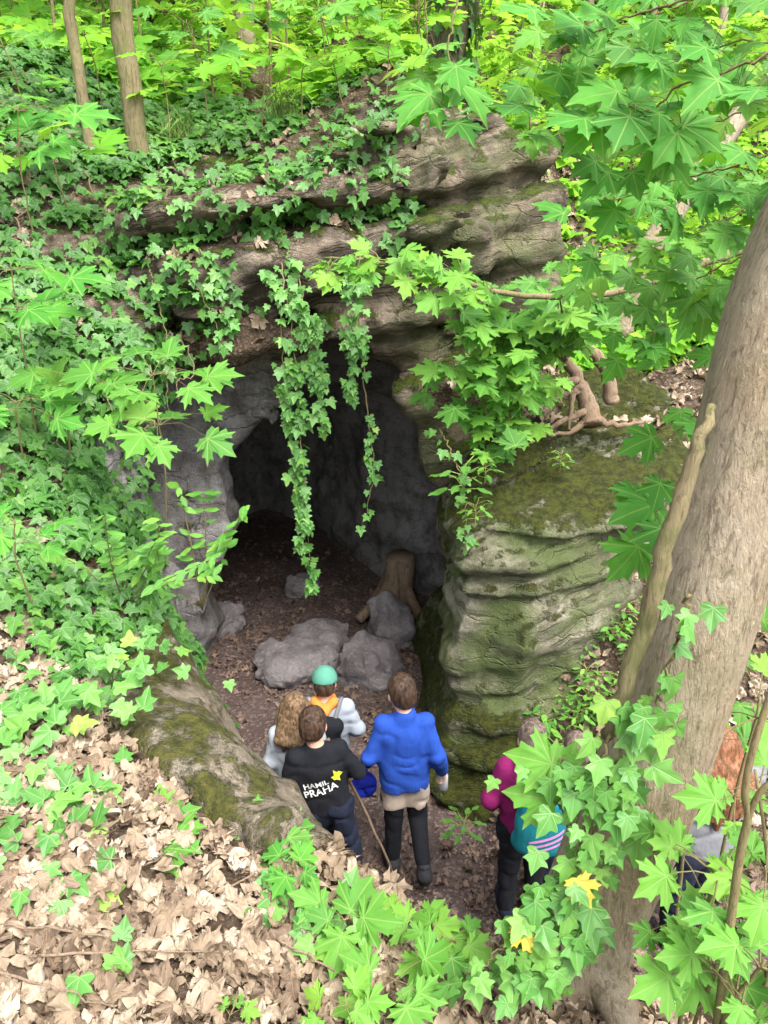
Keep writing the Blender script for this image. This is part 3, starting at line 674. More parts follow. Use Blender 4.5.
UG.build('undergrowth', M['far_leaf'], kind='stuff', label='bright green low plants covering the woodland floor beyond the cave', cat='undergrowth')
LF = Leaves('far'); N = 5000
yy = 7 + 20 * r.random(N) ** 1.5; xx = r.uniform(-1, 1, N) * (yy * .62 + 1.0); pt = np.stack([xx, yy, T(xx, yy) + .02], -1)
ok = ~((xx > -3) & (xx < .9) & (yy < 7.6)); pt = pt[ok]; k = len(pt)
LF.addmany(pt, r.normal(0, 1, (k, 3)), up + r.normal(0, .3, (k, 3)), r.uniform(.10, .22, k), r.beta(2, 2, k))
LF.build('woodland_leaf_litter', M['dry'], kind='stuff', label='dry brown leaves on the woodland floor above the cave', cat='leaf litter')

# far canopy behind the hillside: reads as one mass of sunny leaves
FC = Leaves('far'); N = 16000
yy = r.uniform(17, 36, N); xx = r.uniform(-1, 1, N) * (yy * .66 + 1); base = T(xx, yy); hh = .3 + 5.5 * r.random(N) ** 1.3
pt = np.stack([xx, yy, base + hh], -1); d = noise(pt * np.array([1, 1, 1.3]), .38, 88) + .5 * noise(pt, .9, 89); ok = d > .05
pt = pt[ok]; k = len(pt)
FC.addmany(pt, r.normal(0, 1, (k, 3)) - up * .4, up + np.array([0, -.6, 0]) + r.normal(0, .5, (k, 3)), r.uniform(.28, .55, k), np.clip(r.beta(2.2, 1.8, k) + .25 * noise(pt, .3, 6), 0, 1))
FC.build('far_foliage', M['far_leaf'], kind='stuff', label='hazy mass of yellow-green woodland foliage on the slope far behind', cat='foliage')

# ------------------------------------------------------------------ trees and saplings
def ground_z(x, y): return float(T(np.array([x]), np.array([y]))[0])
# the big leaning trunk in front, right
ax = [at(520, 1045, 1.76), at(560, 985, 1.80), at(595, 900, 1.84), at(640, 800, 1.87), at(675, 700, 1.87), at(706, 600, 1.88), at(752, 450, 1.9), at(800, 280, 1.95), at(905, 60, 2.0), at(1010, -100, 2.05)]
ax = np.array([ax[0] + (-.02, 0, -.25)] + ax); cv = curve(ax, 60)
rad = np.interp(np.linspace(0, 1, 60), [0, .08, .16, .26, .4, .6, 1], [.30, .23, .18, .168, .16, .15, .14])
t = empty('leaning_tree', cv[3], label='thick grey-brown leaning trunk rising in the right foreground', cat='tree')
o3 = cv[3].copy()
Tubes().add(cv, rad, 40, rough=.09).build('trunk', M['trunk'], t, o3)
sc = curve([at(606, 735, 1.75), at(622, 690, 1.74), at(648, 615, 1.74), at(664, 560, 1.74), at(688, 480, 1.75), at(704, 432, 1.76), at(712, 405, 1.80)], 26, .004, 3)
Tubes().add(sc, np.interp(np.linspace(0, 1, 26), [0, .3, .6, 1], [.020, .026, .023, .010]), 12, rough=.08).build('dead_side_stem', M['thin_bark'], t, o3)
rt = Tubes()
for k, (a, b2) in enumerate([((545, 985), (480, 1005)), ((555, 1000), (535, 1060)), ((600, 960), (635, 1040))]):
    q0 = at(*a, 1.75); q1 = at(*b2, 1.55); rt.add(curve([q0, (q0 + q1) / 2 + (0, 0, -.02), q1 + (0, 0, -.12)], 10, .006, k), np.linspace(.10, .03, 10), 12, rough=.15)
rt.build('root', M['trunk'], t, o3)

def sapling(name, base, crown, nl, size, spread, mat, label, kind='maple', group=None, stem_r=.006, flat=.35, seed=0, tiers=2, face=(0, -.45, 0), stem_mat=None, cat='sapling', droop=-.15):
    """one stem from base to crown; leaf pairs on stalks in tiers at its top"""
    r = np.random.default_rng(seed + 1000); base = np.array(base, float); crown = np.array(crown, float)
    root = empty(name, base, label=label, cat=cat, group=group)
    mid = (base + crown) / 2 + r.normal(0, .04, 3) * np.linalg.norm(crown - base); mid[2] += .06
    cvs = curve([base - (0, 0, .05), mid, crown], 14, .002, seed); st = Tubes(); st.add(cvs, np.linspace(stem_r, stem_r * .45, 14), 7)
    L = Leaves(kind)
    for i in range(nl):
        tier = i * tiers // nl; f = 1 - .45 * tier / max(tiers, 1) - r.uniform(0, .06)
        q = cvs[min(13, int(13 * f))] if tiers > 1 else crown
        a = i * 2.4 + r.uniform(-.4, .4); rr = spread * r.uniform(.35, 1.0)
        out = np.array([cos(a), sin(a), 0]); e = q + out * rr + np.array([0, 0, r.uniform(-.5, .7) * flat * spread])
        m_ = (q + e) / 2 + np.array([0, 0, .12 * rr]); st.add(curve([q, m_, e], 5), [stem_r * .4, stem_r * .3, stem_r * .25, stem_r * .22, stem_r * .2], 4, False)
        L.add(e, out + np.array([0, 0, droop]) + r.normal(0, .2, 3), np.array([0, 0, 1.0]) + np.array(face) + r.normal(0, .22, 3), size * r.uniform(.6, 1.1), float(np.clip(r.beta(2, 2), 0, 1)))
    st.build('stem', stem_mat or M['stem'], root, base); L.build('foliage', mat, root, base); return root
def on_bank(px, py, Y):
    p = at(px, py, Y); p[2] = ground_z(p[0], p[1]); return p
# left side, upper to lower
def lsap(px, py, Y, nl, size, spread, label, seed, mat='maple_cool', back=.15, side=-.15, **kw):
    c = at(px, py, Y); b0 = np.array([c[0] + side, c[1] + back, 0]); b0[2] = ground_z(b0[0], b0[1])
    if b0[2] > c[2] - .08: c = c + np.array([0, 0, b0[2] - c[2] + .1])
    return sapling('maple_sapling', b0, c, nl, size, spread, M[mat], label, seed=seed, cat='sapling', **kw)
lsap(150, 365, 3.75, 17, .20, .40, 'maple sapling with two flat tiers of leaves, beside the grey rock left of the cave', 1, 'maple', side=-.1, tiers=2, flat=.3)
lsap(72, 375, 3.9, 9, .20, .30, 'smaller maple sapling just left of the two-tiered one, below the ivy bank', 2, 'maple')
lsap(18, 105, 4.9, 9, .26, .36, 'maple sapling poking in at the upper left edge of the photo', 3, side=-.1)
lsap(10, 262, 3.9, 9, .24, .30, 'blue-green maple sapling at the left edge, halfway up the ivy bank', 4, side=-.1)
lsap(15, 400, 3.7, 8, .20, .26, 'maple sapling at the left edge below the two flat tiers', 6, side=-.1)
lsap(15, 520, 3.0, 6, .13, .18, 'low maple sapling at the left edge where the dry leaves begin', 7, side=-.05)
lsap(215, 205, 5.5, 7, .17, .3, 'maple sapling over the ivy at the upper left corner of the cliff', 9, 'maple')
def shrub(px, py, Y, nb, size, spread, label, seed):
    c = at(px, py, Y); b0 = np.array([c[0] - .1, c[1] + .2, 0]); b0[2] = ground_z(b0[0], b0[1]); r = np.random.default_rng(seed)
    root = empty('leafy_shrub', b0, label=label, cat='shrub'); st = Tubes(); L = Leaves('oval')
    for i in range(nb):
        e = c + r.normal(0, 1, 3) * spread * np.array([1, .5, .55]); cvs = curve([b0 - (0, 0, .04), (b0 + e) / 2 + r.normal(0, .04, 3), e], 12); st.add(cvs, np.linspace(.005, .002, 12), 5)
        for q in range(5, 12):
            for sgn in (-1, 1):
                d = norm(np.cross(cvs[q] - cvs[q - 1], up)) * sgn + norm(cvs[q] - cvs[q - 1]) * .6
                if r.random() < .8: L.add(cvs[q], d + r.normal(0, .2, 3), up + np.array([0, -.5, 0]) + r.normal(0, .25, 3), size * r.uniform(.6, 1.1))
    st.build('stem', M['stem'], root, b0); L.build('foliage', M['weed'], root, b0)
shrub(120, 540, 3.3, 9, .085, .26, 'thin shrub with narrow pale green leaves over the left bank', 3)
shrub(200, 510, 3.6, 4, .095, .14, 'slender twig with long pale leaves reaching towards the cave mouth', 4)
# low saplings on the leaf litter
for px, py, Y, nl, sz, sp, lab, sd, mt in [
    (160, 826, 2.05, 7, .115, .11, 'low maple seedling with six leaves alone on the dry leaves', 11, 'maple'),
    (262, 828, 2.12, 9, .11, .13, 'maple seedling on the litter beside the mossy boulder', 12, 'maple'),
    (345, 920, 1.72, 5, .14, .10, 'large-leaved maple seedling at the foot of the near bank edge', 13, 'maple'),
    (418, 930, 1.76, 7, .12, .11, 'bright lime maple seedling on the near bank edge, below the boy in blue', 14, 'maple_young'),
    (395, 980, 1.5, 6, .11, .10, 'small maple seedling at the bottom centre of the photo', 15, 'maple'),
    (345, 1005, 1.42, 6, .09, .09, 'tiny maple seedling at the bottom edge amid dry leaves', 16, 'maple_young'),
    (290, 870, 1.9, 5, .085, .08, 'small dark maple seedling between two brighter ones on the rim', 17, 'maple_cool'),
    (600, 775, 1.72, 4, .10, .08, 'maple sapling with broad pale leaves left of the leaning trunk', 18, 'maple'),
    (585, 790, 1.70, 3, .09, .06, 'small maple seedling half buried in the ivy, left of the trunk', 19, 'maple'),
    (450, 940, 1.7, 5, .10, .09, 'little maple seedling on the rim left of the ivy', 20, 'maple'),
    (230, 1015, 1.4, 4, .06, .05, 'tiny seedling among dry leaves by the lower left', 21, 'maple_young')]:
    c = at(px, py, Y); b0 = np.array([c[0] + .02, c[1] + .06, 0]); b0[2] = min(ground_z(b0[0], b0[1]), c[2] - .06)
    sapling('maple_seedling', b0, c, nl, sz, sp, M[mt], lab, seed=sd, tiers=1, stem_r=.004, cat='seedling', face=(0, -.55, 0))
# tall saplings filling the lower right corner
for px, py, Y, nl, sz, sp, lab, sd, mt, tr in [
    (722, 868, 1.45, 21, .115, .19, 'maple sapling of big light green leaves right of the trunk, hiding the red-haired person', 31, 'maple', 2),
    (718, 965, 1.3, 14, .115, .15, 'leafy maple sapling at the lower right, at the foot of the trunk', 32, 'maple', 2),
    (755, 770, 1.5, 12, .105, .17, 'lime green maple sapling at the right edge below the trunk', 33, 'maple_young', 2),
    (765, 960, 1.25, 12, .11, .18, 'maple sapling in the bottom right corner', 34, 'maple', 2),
    (745, 640, 2.3, 14, .13, .3, 'maple sapling behind the trunk at the right edge', 35, 'maple', 2),
    (760, 700, 2.0, 10, .12, .22, 'low maple sapling by the right edge, behind the lime green one', 36, 'maple_young', 2)]:
    c = at(px, py, Y); b0 = np.array([c[0] + .05, c[1] + .05, 0]); b0[2] = min(ground_z(b0[0], b0[1]), c[2] - .3)
    sapling('maple_sapling', b0, c, nl, sz, sp, M[mt], lab, seed=sd, tiers=tr, stem_r=.009, flat=.9, face=(0, -.6, 0), droop=-.5)
# three broad pale leaves on one stalk before the child with the teal backpack
b0 = at(575, 850, 1.72); bs = empty('maple_sapling', b0, label='maple sapling with large pointed leaves in front of the child with the teal backpack', cat='sapling')
st = Tubes(); L = Leaves('maple')
for (bx, by), (tx, ty), Yl in [((556, 765), (500, 748), 1.72), ((552, 800), (496, 788), 1.68), ((566, 795), (538, 782), 1.75), ((562, 785), (580, 742), 1.76)]:
    p0, p1 = at(bx, by, Yl), at(tx, ty, Yl - .03); st.add(curve([b0, (b0 + p0) / 2 + (0, .03, .03), p0], 8), .003, 5, False); L.add(p0, p1 - p0, (-.15, -.8, .8), np.linalg.norm(p1 - p0) * .75, .75)
st.build('stem', M['stem'], bs, b0); L.build('foliage', M['maple'], bs, b0)
# grey twig that forks in front of the red-haired person
b0 = at(735, 960, 1.3); tw = empty('forked_twig', b0, label='bare forked twig in front of the red-haired person', cat='twig')
Tubes().add(curve([b0 - (0, 0, .3), at(738, 868, 1.3), at(748, 818, 1.3), at(745, 790, 1.3), at(757, 735, 1.3), at(790, 640, 1.32)], 24), np.linspace(.011, .007, 24), 9, rough=.1).build('main_stem', M['stem'], tw, b0)
Tubes().add(curve([at(748, 818, 1.3), at(762, 790, 1.29), at(800, 760, 1.28)], 10), np.linspace(.008, .005, 10), 8).build('side_branch', M['stem'], tw, b0)

# maple branches hanging in from the upper right
def branch(pts, n, size, mat, label, seed, spread=.17, name='maple_branch', face=(0, -.9, .0), r0=.0045, kind='maple', hang=-.55, cat='branch', start=.2, bark='stem'):
    r = np.random.default_rng(seed + 50); cvs = curve(pts, 30, .004, seed); o = cvs[0].copy()
    root = empty(name, o, label=label, cat=cat); tb = Tubes(); tb.add(cvs, np.linspace(r0, r0 * .3, 30), 7); L = Leaves(kind)
    for i in range(n):
        f = start + (1 - start) * (i + .5) / n; q = cvs[int(29 * f)]; tdir = norm(cvs[min(29, int(29 * f) + 1)] - cvs[max(0, int(29 * f) - 1)])
        sd = norm(np.cross(tdir, up)) * (1 if i % 2 else -1); out = sd * r.uniform(.2, 1) + tdir * r.uniform(.1, .8) + up * r.uniform(-.9, .5)
        e = q + norm(out) * spread * r.uniform(.35, 1.1)
        tb.add(curve([q, (q + e) / 2 + up * .02, e], 5), r0 * .16, 4, False)
        L.add(e, out + np.array([0, -.1, hang]) + r.normal(0, .2, 3), np.array([0, 0, .75]) + np.array(face) * r.uniform(.3, 1.1) + r.normal(0, .28, 3), size * r.uniform(.6, 1.1), float(r.beta(2, 2)))
    tb.build('twig', M[bark], root, o); L.build('foliage', mat, root, o); return root
br = 'leafy maple branch from the right, '
branch([at(900, -70, 1.9), at(720, -10, 1.9), at(620, 20, 2.0), at(540, 60, 2.1)], 34, .105, M['maple_cool'], br + 'topmost, along the upper edge', 1)
branch([at(900, 30, 1.7), at(760, 60, 1.75), at(670, 95, 1.85), at(625, 140, 1.95)], 30, .11, M['maple_cool'], br + 'biggest leaves near the top right corner', 2)
branch([at(900, 120, 2.2), at(760, 160, 2.2), at(680, 180, 2.3), at(600, 205, 2.4)], 32, .115, M['maple_cool'], br + 'above the bare leaning trunk far behind', 3)
branch([at(900, 210, 2.3), at(760, 250, 2.4), at(690, 280, 2.5), at(640, 290, 2.6)], 28, .12, M['maple'], br + 'just above the gnarled shrub', 4)
branch([at(850, 330, 2.3), at(740, 370, 2.4), at(690, 420, 2.4), at(655, 450, 2.4)], 8, .15, M['maple_cool'], br + 'left of the thick trunk, level with the mossy ledge', 5)
branch([at(820, 420, 2.3), at(720, 470, 2.35), at(665, 500, 2.3), at(655, 530, 2.25)], 4, .19, M['maple_cool'], br + 'lowest of them, one broad leaf before the layered boulder', 6)
branch([at(900, -40, 2.8), at(760, -20, 2.9), at(640, 20, 3.0), at(540, 40, 3.1)], 24, .14, M['maple'], br + 'further back and paler, behind the topmost', 7)
branch([at(900, 100, 3.0), at(760, 110, 3.1), at(660, 130, 3.2), at(580, 110, 3.3)], 24, .14, M['maple_young'], br + 'yellowish and lit through, behind the biggest leaves', 8)
branch([at(900, 60, 2.9), at(760, 40, 3.0), at(650, 70, 3.1), at(540, 120, 3.2)], 42, .125, M['maple'], br + 'with small leaves against the pale slope', 17)
branch([at(900, 200, 2.7), at(790, 190, 2.8), at(700, 230, 2.9), at(590, 260, 3.0)], 40, .125, M['maple'], br + 'its small leaves near the slanting far trunk', 18)
branch([at(900, 300, 2.8), at(790, 290, 2.9), at(700, 310, 3.0), at(640, 340, 3.0)], 22, .13, M['maple_cool'], br + 'its small leaves touching the thick trunk', 19)
branch([at(520, -90, 2.2), at(470, -30, 2.2), at(450, 40, 2.15), at(442, 110, 2.1)], 5, .15, M['maple_cool'], 'hanging maple sprig of a few big leaves above the cliff, top centre', 9, .09, hang=-.9, start=.72)
branch([at(430, -60, 3.2), at(425, 10, 3.2), at(432, 70, 3.2)], 5, .16, M['maple_young'], 'yellow-green maple sprig drooping behind the hanging one at top centre', 10, .10, hang=-1.2, start=.6)

# gnarled maple shrub rooted on the mossy ledge
b0 = at(588, 415, 5.05); sh = empty('gnarled_shrub', b0, label='gnarled maple shrub with two bare stems and roots on the mossy ledge', cat='shrub')
Tubes().add(curve([at(592, 425, 5.0), at(588, 405, 5.05), at(578, 380, 5.05), at(566, 360, 5.05), at(545, 320, 5.0)], 20, .006, 1), np.interp(np.linspace(0, 1, 20), [0, .3, 1], [.085, .06, .02]), 14, rough=.07).build('trunk', M['deadwood'], sh, b0)
Tubes().add(curve([at(612, 402, 5.2), at(610, 385, 5.2), at(602, 362, 5.2), at(580, 345, 5.2), at(540, 335, 5.2)], 20, .005, 2), np.interp(np.linspace(0, 1, 20), [0, .5, 1], [.055, .045, .018]), 12, rough=.06).build('trunk', M['deadwood'], sh, b0)
rr_ = Tubes()
for k, (q0, q1, q2) in enumerate([((585, 412), (560, 422), (535, 440)), ((590, 420), (570, 432), (548, 436)), ((580, 385), (572, 400), (570, 430)), ((576, 380), (540, 385), (500, 392)), ((596, 420), (620, 425), (650, 420)), ((578, 390), (545, 400), (520, 398))]):
    rr_.add(curve([at(*q0, 5.0), at(*q1, 4.96), at(*q2, 4.95)], 12, .008, k), np.linspace(.03, .009, 12), 8, rough=.08)
rr_.build('root', M['deadwood'], sh, b0)
L = Leaves('maple_mid'); r = np.random.default_rng(77); tb = Tubes()
for k, (x0_, y0_, x1_, y1_) in enumerate([(560, 350, 470, 330), (560, 345, 450, 380), (555, 350, 480, 400), (566, 360, 560, 300), (545, 330, 440, 310), (550, 340, 500, 440), (560, 350, 520, 360), (545, 325, 620, 320), (470, 380, 490, 425)]):
    c2 = curve([at(x0_, y0_, 5.0), at((x0_ + x1_) / 2, (y0_ + y1_) / 2 - 10, 4.75), at(x1_, y1_, 4.55)], 16); tb.add(c2, np.linspace(.012, .004, 16), 6)
    for q in range(4, 16):
        for s_ in range(2):
            e = c2[q] + r.normal(0, .10, 3); L.add(e, r.normal(0, .6, 3) + np.array([0, -.3, -.2]), up + np.array([0, -.6, 0]) + r.normal(0, .25, 3), r.uniform(.10, .19))
tb.build('twig', M['stem'], sh, b0); L.build('foliage', M['maple'], sh, b0)
# pale young sprig leaning out in front of the lintel
branch([at(690, 268, 4.6), at(600, 295, 4.5), at(500, 292, 4.4), at(440, 272, 4.4), at(380, 262, 4.4), at(325, 258, 4.4)], 44, .15, M['maple_young'], 'long slanting branch with fresh lime leaves across the front of the cliff', 12, .13, 'slanting_branch', r0=.022, hang=-.1, start=.42, kind='maple_mid', face=(0, -.6, 0), bark='thin_bark')
branch([at(768, 240, 5.6), at(690, 268, 5.4), at(600, 300, 5.4), at(520, 320, 5.4)], 10, .14, M['maple'], 'grey bare bough lying level behind the gnarled shrub', 13, .12, 'bough', r0=.04, start=.6, kind='maple_mid', bark='thin_bark')
# trees behind
M['dark_bark'] = bark_mat('dark_bark', (.12, .10, .075), (.09, .07, .05), (.03, .024, .018), (8, 8, 1.5), .02, .4)
def tree(name, pts, r0, r1, label, mat='thin_bark', ivy=0, seed=0, seg=14, extra=None):
    pts = np.array(pts, float); o = pts[0].copy(); root = empty(name, o, label=label, cat='tree'); pts = np.concatenate([[pts[0] - (0, 0, .3)], pts])
    c2 = curve(pts, 24, .006, seed); Tubes().add(c2, np.linspace(r0, r1, 24), seg, rough=.12).build('trunk', M[mat], root, o)
    if extra: Tubes().add(curve(extra, 12), np.linspace(r0 * .5, r0 * .2, 12), 8).build('branch', M[mat], root, o)
    if ivy:
        r = np.random.default_rng(seed); L = Leaves('ivy')
        for i in range(ivy):
            q = c2[r.integers(0, 23)]; a = r.uniform(0, 2 * pi); n = np.array([cos(a), sin(a), .2]); L.add(q + n * (r0 + r.uniform(0, .08)) + (0, 0, r.uniform(-.2, .2)), np.array([0, 0, -1]) + r.normal(0, .4, 3), n + r.normal(0, .3, 3), r.uniform(.07, .14), r.uniform(0, .7))
        L.build('ivy', M['ivy'], root, o)
    return root
def gp(px, Y, dz=0):
    p = at(px, 200, Y); p[2] = ground_z(p[0], p[1]) + dz; return p
g = gp(144, 6.05); tree('young_tree', [g, g + (.0, .0, 1.5), g + (.03, .0, 3), g + (0, .1, 6)], .083, .065, 'straight young tree with mossy bark and a dark scar, top left above the ivy', seed=1)
g = gp(98, 5.9); tree('young_tree', [g, g + (-.02, 0, .8), g + (.0, 0, 1.2), g + (-.1, 0, 2.2), g + (-.2, 0, 5)], .045, .03, 'thin forked young tree at top left, left of the straight one', seed=2, extra=[g + (0, 0, .95), g + (.2, 0, 1.25), g + (.5, 0, 1.8)])
g = at(428, 112, 7.4); tree('ivy_clad_tree', [g, g + (.12, .1, .4), g + (.32, .15, 1.1), g + (.42, .2, 2.2), g + (.5, .3, 5)], .19, .15, 'leaning tree trunk wrapped in dark ivy, top centre behind the cliff', 'dark_bark', 520, 3, 18)
g = gp(255, 10.5); tree('young_tree', [g, g + (.05, 0, 1.5), g + (.0, 0, 3), g + (.2, 0, 6)], .13, .10, 'dim trunk in leaves behind the cliff top, left of the ivy-clad trunk', 'trunk', 60, 4)
g = at(625, 300, 6.8); tree('leaning_tree', [g, at(640, 262, 6.8), at(672, 215, 6.9), at(700, 172, 7.0), at(760, 90, 7.2), at(830, 0, 7.4)], .11, .08, 'bare trunk leaning right, behind the maple leaves above the mossy ledge', 'trunk', 0, 5)
r = np.random.default_rng(5)
bgt = [(20, 13), (190, 15), (330, 17), (520, 16), (575, 19), (640, 17), (700, 14), (60, 20), (390, 22), (750, 20), (290, 12), (480, 24)]
for i, (px, Y) in enumerate(bgt):
    g = gp(px, Y); l = r.normal(0, .25, 2)
    where = ['far left', 'left of centre', 'behind the cliff', 'right of the ivy-clad trunk', 'among the pale slope plants', 'above the ledge', 'at upper right', 'deep at far left', 'in the middle distance', 'at the far right edge', 'close behind the cliff top', 'farthest back'][i]
    tree('woodland_tree', [g, g + (l[0] * .3, 0, 2), g + (l[0], l[1], 5), g + (l[0] * 2, l[1], 10)], .05 + .07 * r.random(), .05, 'slim woodland trunk ' + where, 'trunk', 0, i, 8)

# low saplings rising out of the ivy along the cliff top
for i, (px, Y, h_, n_) in enumerate([(40, 5.9, .6, 10), (115, 6.3, .7, 11), (175, 6.2, .6, 9), (215, 6.6, .7, 12), (265, 6.3, .5, 9), (305, 6.3, .45, 9), (345, 6.5, .6, 11), (385, 6.3, .4, 8), (420, 6.8, .5, 9), (10, 5.3, .6, 9), (70, 5.3, .5, 8), (330, 7.0, .8, 12), (250, 7.2, .9, 12), (385, 7.2, .8, 12)]):
    b0 = gp(px, Y); 
    sapling('maple_sapling', b0, b0 + np.array([r.normal(0, .08), -.1, h_]), n_, .20, .38, M['far_leaf'] if i % 3 else M['maple'], 'low maple sapling with loose bright leaves, standing in ivy along the cliff top', 'maple_mid', 'low saplings along the cliff top', seed=60 + i, tiers=2)
# background saplings: four built, then copied
protos = []
def bushy(seed, h, n, size, spread):
    r = np.random.default_rng(seed); root = empty('woodland_sapling', (0, 0, 0), cat='sapling'); st = Tubes(); L = Leaves('far')
    c0 = curve([(0, 0, -.2), (r.normal(0, .05), r.normal(0, .05), h * .5), (r.normal(0, .15), r.normal(0, .15), h)], 16); st.add(c0, np.linspace(.016, .004, 16), 6)
    for i in range(n):
        f = .35 + .65 * r.random(); q = c0[int(15 * f)]; a = r.uniform(0, 2 * pi); ln = spread * (1.15 - f * .7) * r.uniform(.5, 1); e = q + np.array([cos(a) * ln, sin(a) * ln, r.uniform(.0, .3) * ln]); st.add(curve([q, (q + e) / 2 + (0, 0, .05), e], 5), np.linspace(.006, .002, 5), 4, False)
        for j in range(6):
            w = q + (e - q) * r.uniform(.35, 1.1) + r.normal(0, .07, 3); L.add(w, np.array([cos(a), sin(a), -.3]) + r.normal(0, .5, 3), up + np.array([0, -.3, 0]) + r.normal(0, .25, 3), size * r.uniform(.6, 1.1), float(np.clip(r.beta(2, 1.6), 0, 1)))
    return root, st.build('stem', M['stem'], root), L.build('foliage', M['far_leaf'], root)
for s_, h, n, sz, sp in [(1, 1.7, 16, .17, .65), (2, 2.6, 22, .18, .8), (3, 1.2, 14, .15, .5), (4, 3.4, 28, .19, .95)]:
    protos.append(bushy(s_, h, n, sz, sp))
spots = []
for _ in range(4000):
    Y = r.uniform(6.9, 19); px = r.uniform(-120, 890); q = gp(px, Y)
    if Y < 7.4 and -1.2 < q[0] < 1.4: continue
    if px > 470 and Y < 9: continue
    if all((q[0] - s0[0]) ** 2 + (q[1] - s0[1]) ** 2 > (.42 + .035 * Y) ** 2 for s0 in spots): spots.append(q)
    if len(spots) >= 140: break
used = set()
for i, q in enumerate(spots):
    k = i % 4; src = protos[k]
    if k not in used: used.add(k); root = src[0]
    else:
        root = src[0].copy(); COL.objects.link(root)
        for ch in src[1:]:
            c_ = ch.copy(); COL.objects.link(c_); c_.parent = root
    root.location = q; root.rotation_euler = (0, 0, r.uniform(0, 6.28)); s_ = r.uniform(.75, 1.15); root.scale = (s_, s_, s_)
    root['group'] = 'saplings filling the woodland behind the cave'; root['label'] = 'bright yellow-green sapling in the woodland undergrowth behind the cave'

# small weeds on the slope right of the path, copies of two
def weed(seed, nl, size):
    r = np.random.default_rng(seed); root = empty('weed', (0, 0, 0), cat='weed'); st = Tubes(); L = Leaves('oval')
    for i in range(nl):
        a = i * 2.4; hh = .04 + .11 * i / nl; e = np.array([cos(a) * .05, sin(a) * .05, hh]); st.add(np.array([(0, 0, -.02), (0, 0, hh * .8), e]), .002, 4, False)
        L.add(e, np.array([cos(a), sin(a), -.1]), up + np.array([cos(a), sin(a), 0]) * .2 + r.normal(0, .15, 3), size * r.uniform(.7, 1.1))
    return root, st.build('stem', M['petiole'], root), L.build('foliage', M['weed'], root)
wp = [weed(1, 13, .065), weed(2, 16, .055)]; used = set(); nw = 0
def put_weed(p, k, label, group, sc_=1.0):
    if k not in used: used.add(k); root = wp[k][0]
    else:
        root = wp[k][0].copy(); COL.objects.link(root)
        for ch in wp[k][1:]:
            c_ = ch.copy(); COL.objects.link(c_); c_.parent = root
    root.location = tuple(p); root.rotation_euler = (0, 0, r.uniform(0, 6.28)); root.scale = (sc_,) * 3; root['label'] = label; root['group'] = group
for i in range(900):
    if nw >= 62: break
    px, py = r.uniform(520, 650), r.uniform(575, 740); Y = 4.75 - (py - 575) / 165 * 1.15 + r.uniform(-.1, .1)
    p = at(px, py, Y); p[2] = ground_z(p[0], p[1])
    if py < 585 + (650 - px) * .75 or py > 755: continue
    put_weed(p, i % 2, 'small bright weed on the leafy slope below the layered boulder', 'weeds on the slope below the boulder', r.uniform(.7, 1.5)); nw += 1
for j, (px, py, Y, sc_, lab) in enumerate([(462, 500, 4.3, 1.9, 'weed with spreading leaves growing from the edge of the cave mouth'), (475, 525, 4.25, 1.2, 'smaller weed below another on the edge of the cave mouth'), (485, 480, 4.4, 1.2, 'weed on the mossy brow of the layered boulder'), (560, 470, 4.75, 1.0, 'lone weed in the moss below the gnarled shrub'), (465, 805, 3.5, 1.3, 'weed at the foot of the layered boulder beside the path')]):
    p = at(px, py, Y)
    if j == 4: p[2] = .2
    put_weed(p, j % 2, lab, 'weeds on the rock', sc_)

# ------------------------------------------------------------------ hanging and climbing ivy
def vine(strands, n, size, label, seed, mat='ivy_light', width=.1, kind='ivy', taper=True):
    r = np.random.default_rng(seed); o = np.array(strands[0][0], float); root = empty('ivy_vine', o, label=label, cat='ivy'); st = Tubes(); L = Leaves(kind)
    for s_, pts in enumerate(strands):
        c2 = curve(pts, 40, .006, seed + s_); st.add(c2, np.linspace(.006, .002, 40), 5)
        cl = r.random(11) ** .85
        for i in range(n // len(strands)):
            f = abs(r.choice(cl) + r.normal(0, .045)) if r.random() < .75 else r.random(); f = min(f, .999); q = c2[min(39, int(40 * f))]; w = width * ((1 - f) * .75 + .38 if taper else 1)
            off = np.array([r.normal(0, w), -abs(r.normal(0, w * .6)), r.normal(0, .02)])
            L.add(q + off, np.array([off[0] * 3, -.3, -1.0]) + r.normal(0, .35, 3), np.array([0, -1, .55]) + r.normal(0, .38, 3), size * r.uniform(.45, 1.15), float(np.clip(r.beta(2, 2), 0, .97)))
    st.build('stem', M['stem'], root, o); L.build('foliage', M[mat], root, o); return root
av = lambda px, py, Y: at(px, py, Y - .10)
vine([[av(276, 232, 5.15), av(284, 280, 4.98), av(295, 360, 4.93), av(300, 430, 4.9), av(305, 500, 4.9), av(312, 585, 4.9)],
      [av(262, 230, 5.15), av(278, 300, 4.98), av(286, 380, 4.95), av(300, 470, 4.93), av(300, 545, 4.93)], [av(290, 240, 5.12), av(304, 300, 4.95), av(318, 360, 4.93), av(322, 425, 4.9)]], 420, .08, 'longest ivy vine hanging down across the cave mouth', 1, width=.042)
vine([[av(352, 270, 5.0), av(360, 320, 4.95), av(366, 400, 4.92), av(374, 470, 4.9), av(362, 525, 4.9)], [av(350, 280, 4.98), av(352, 330, 4.95), av(350, 395, 4.92)]], 150, .07, 'thinner ivy vine hanging right of the longest one', 2, width=.038)
vine([[av(175, 250, 4.95), av(205, 300, 4.9), av(225, 350, 4.88)], [av(200, 250, 5.0), av(222, 300, 4.92), av(232, 340, 4.9)], [av(150, 270, 4.9), av(165, 330, 4.85), av(168, 420, 4.8)]], 70, .075, 'short ivy strands at the left corner of the cave lintel', 3, width=.06)
vine([[at(440, 430, 4.45), at(462, 480, 4.3), at(468, 545, 4.25)]], 26, .07, 'short ivy tendril at the right edge of the cave mouth', 4, width=.04)
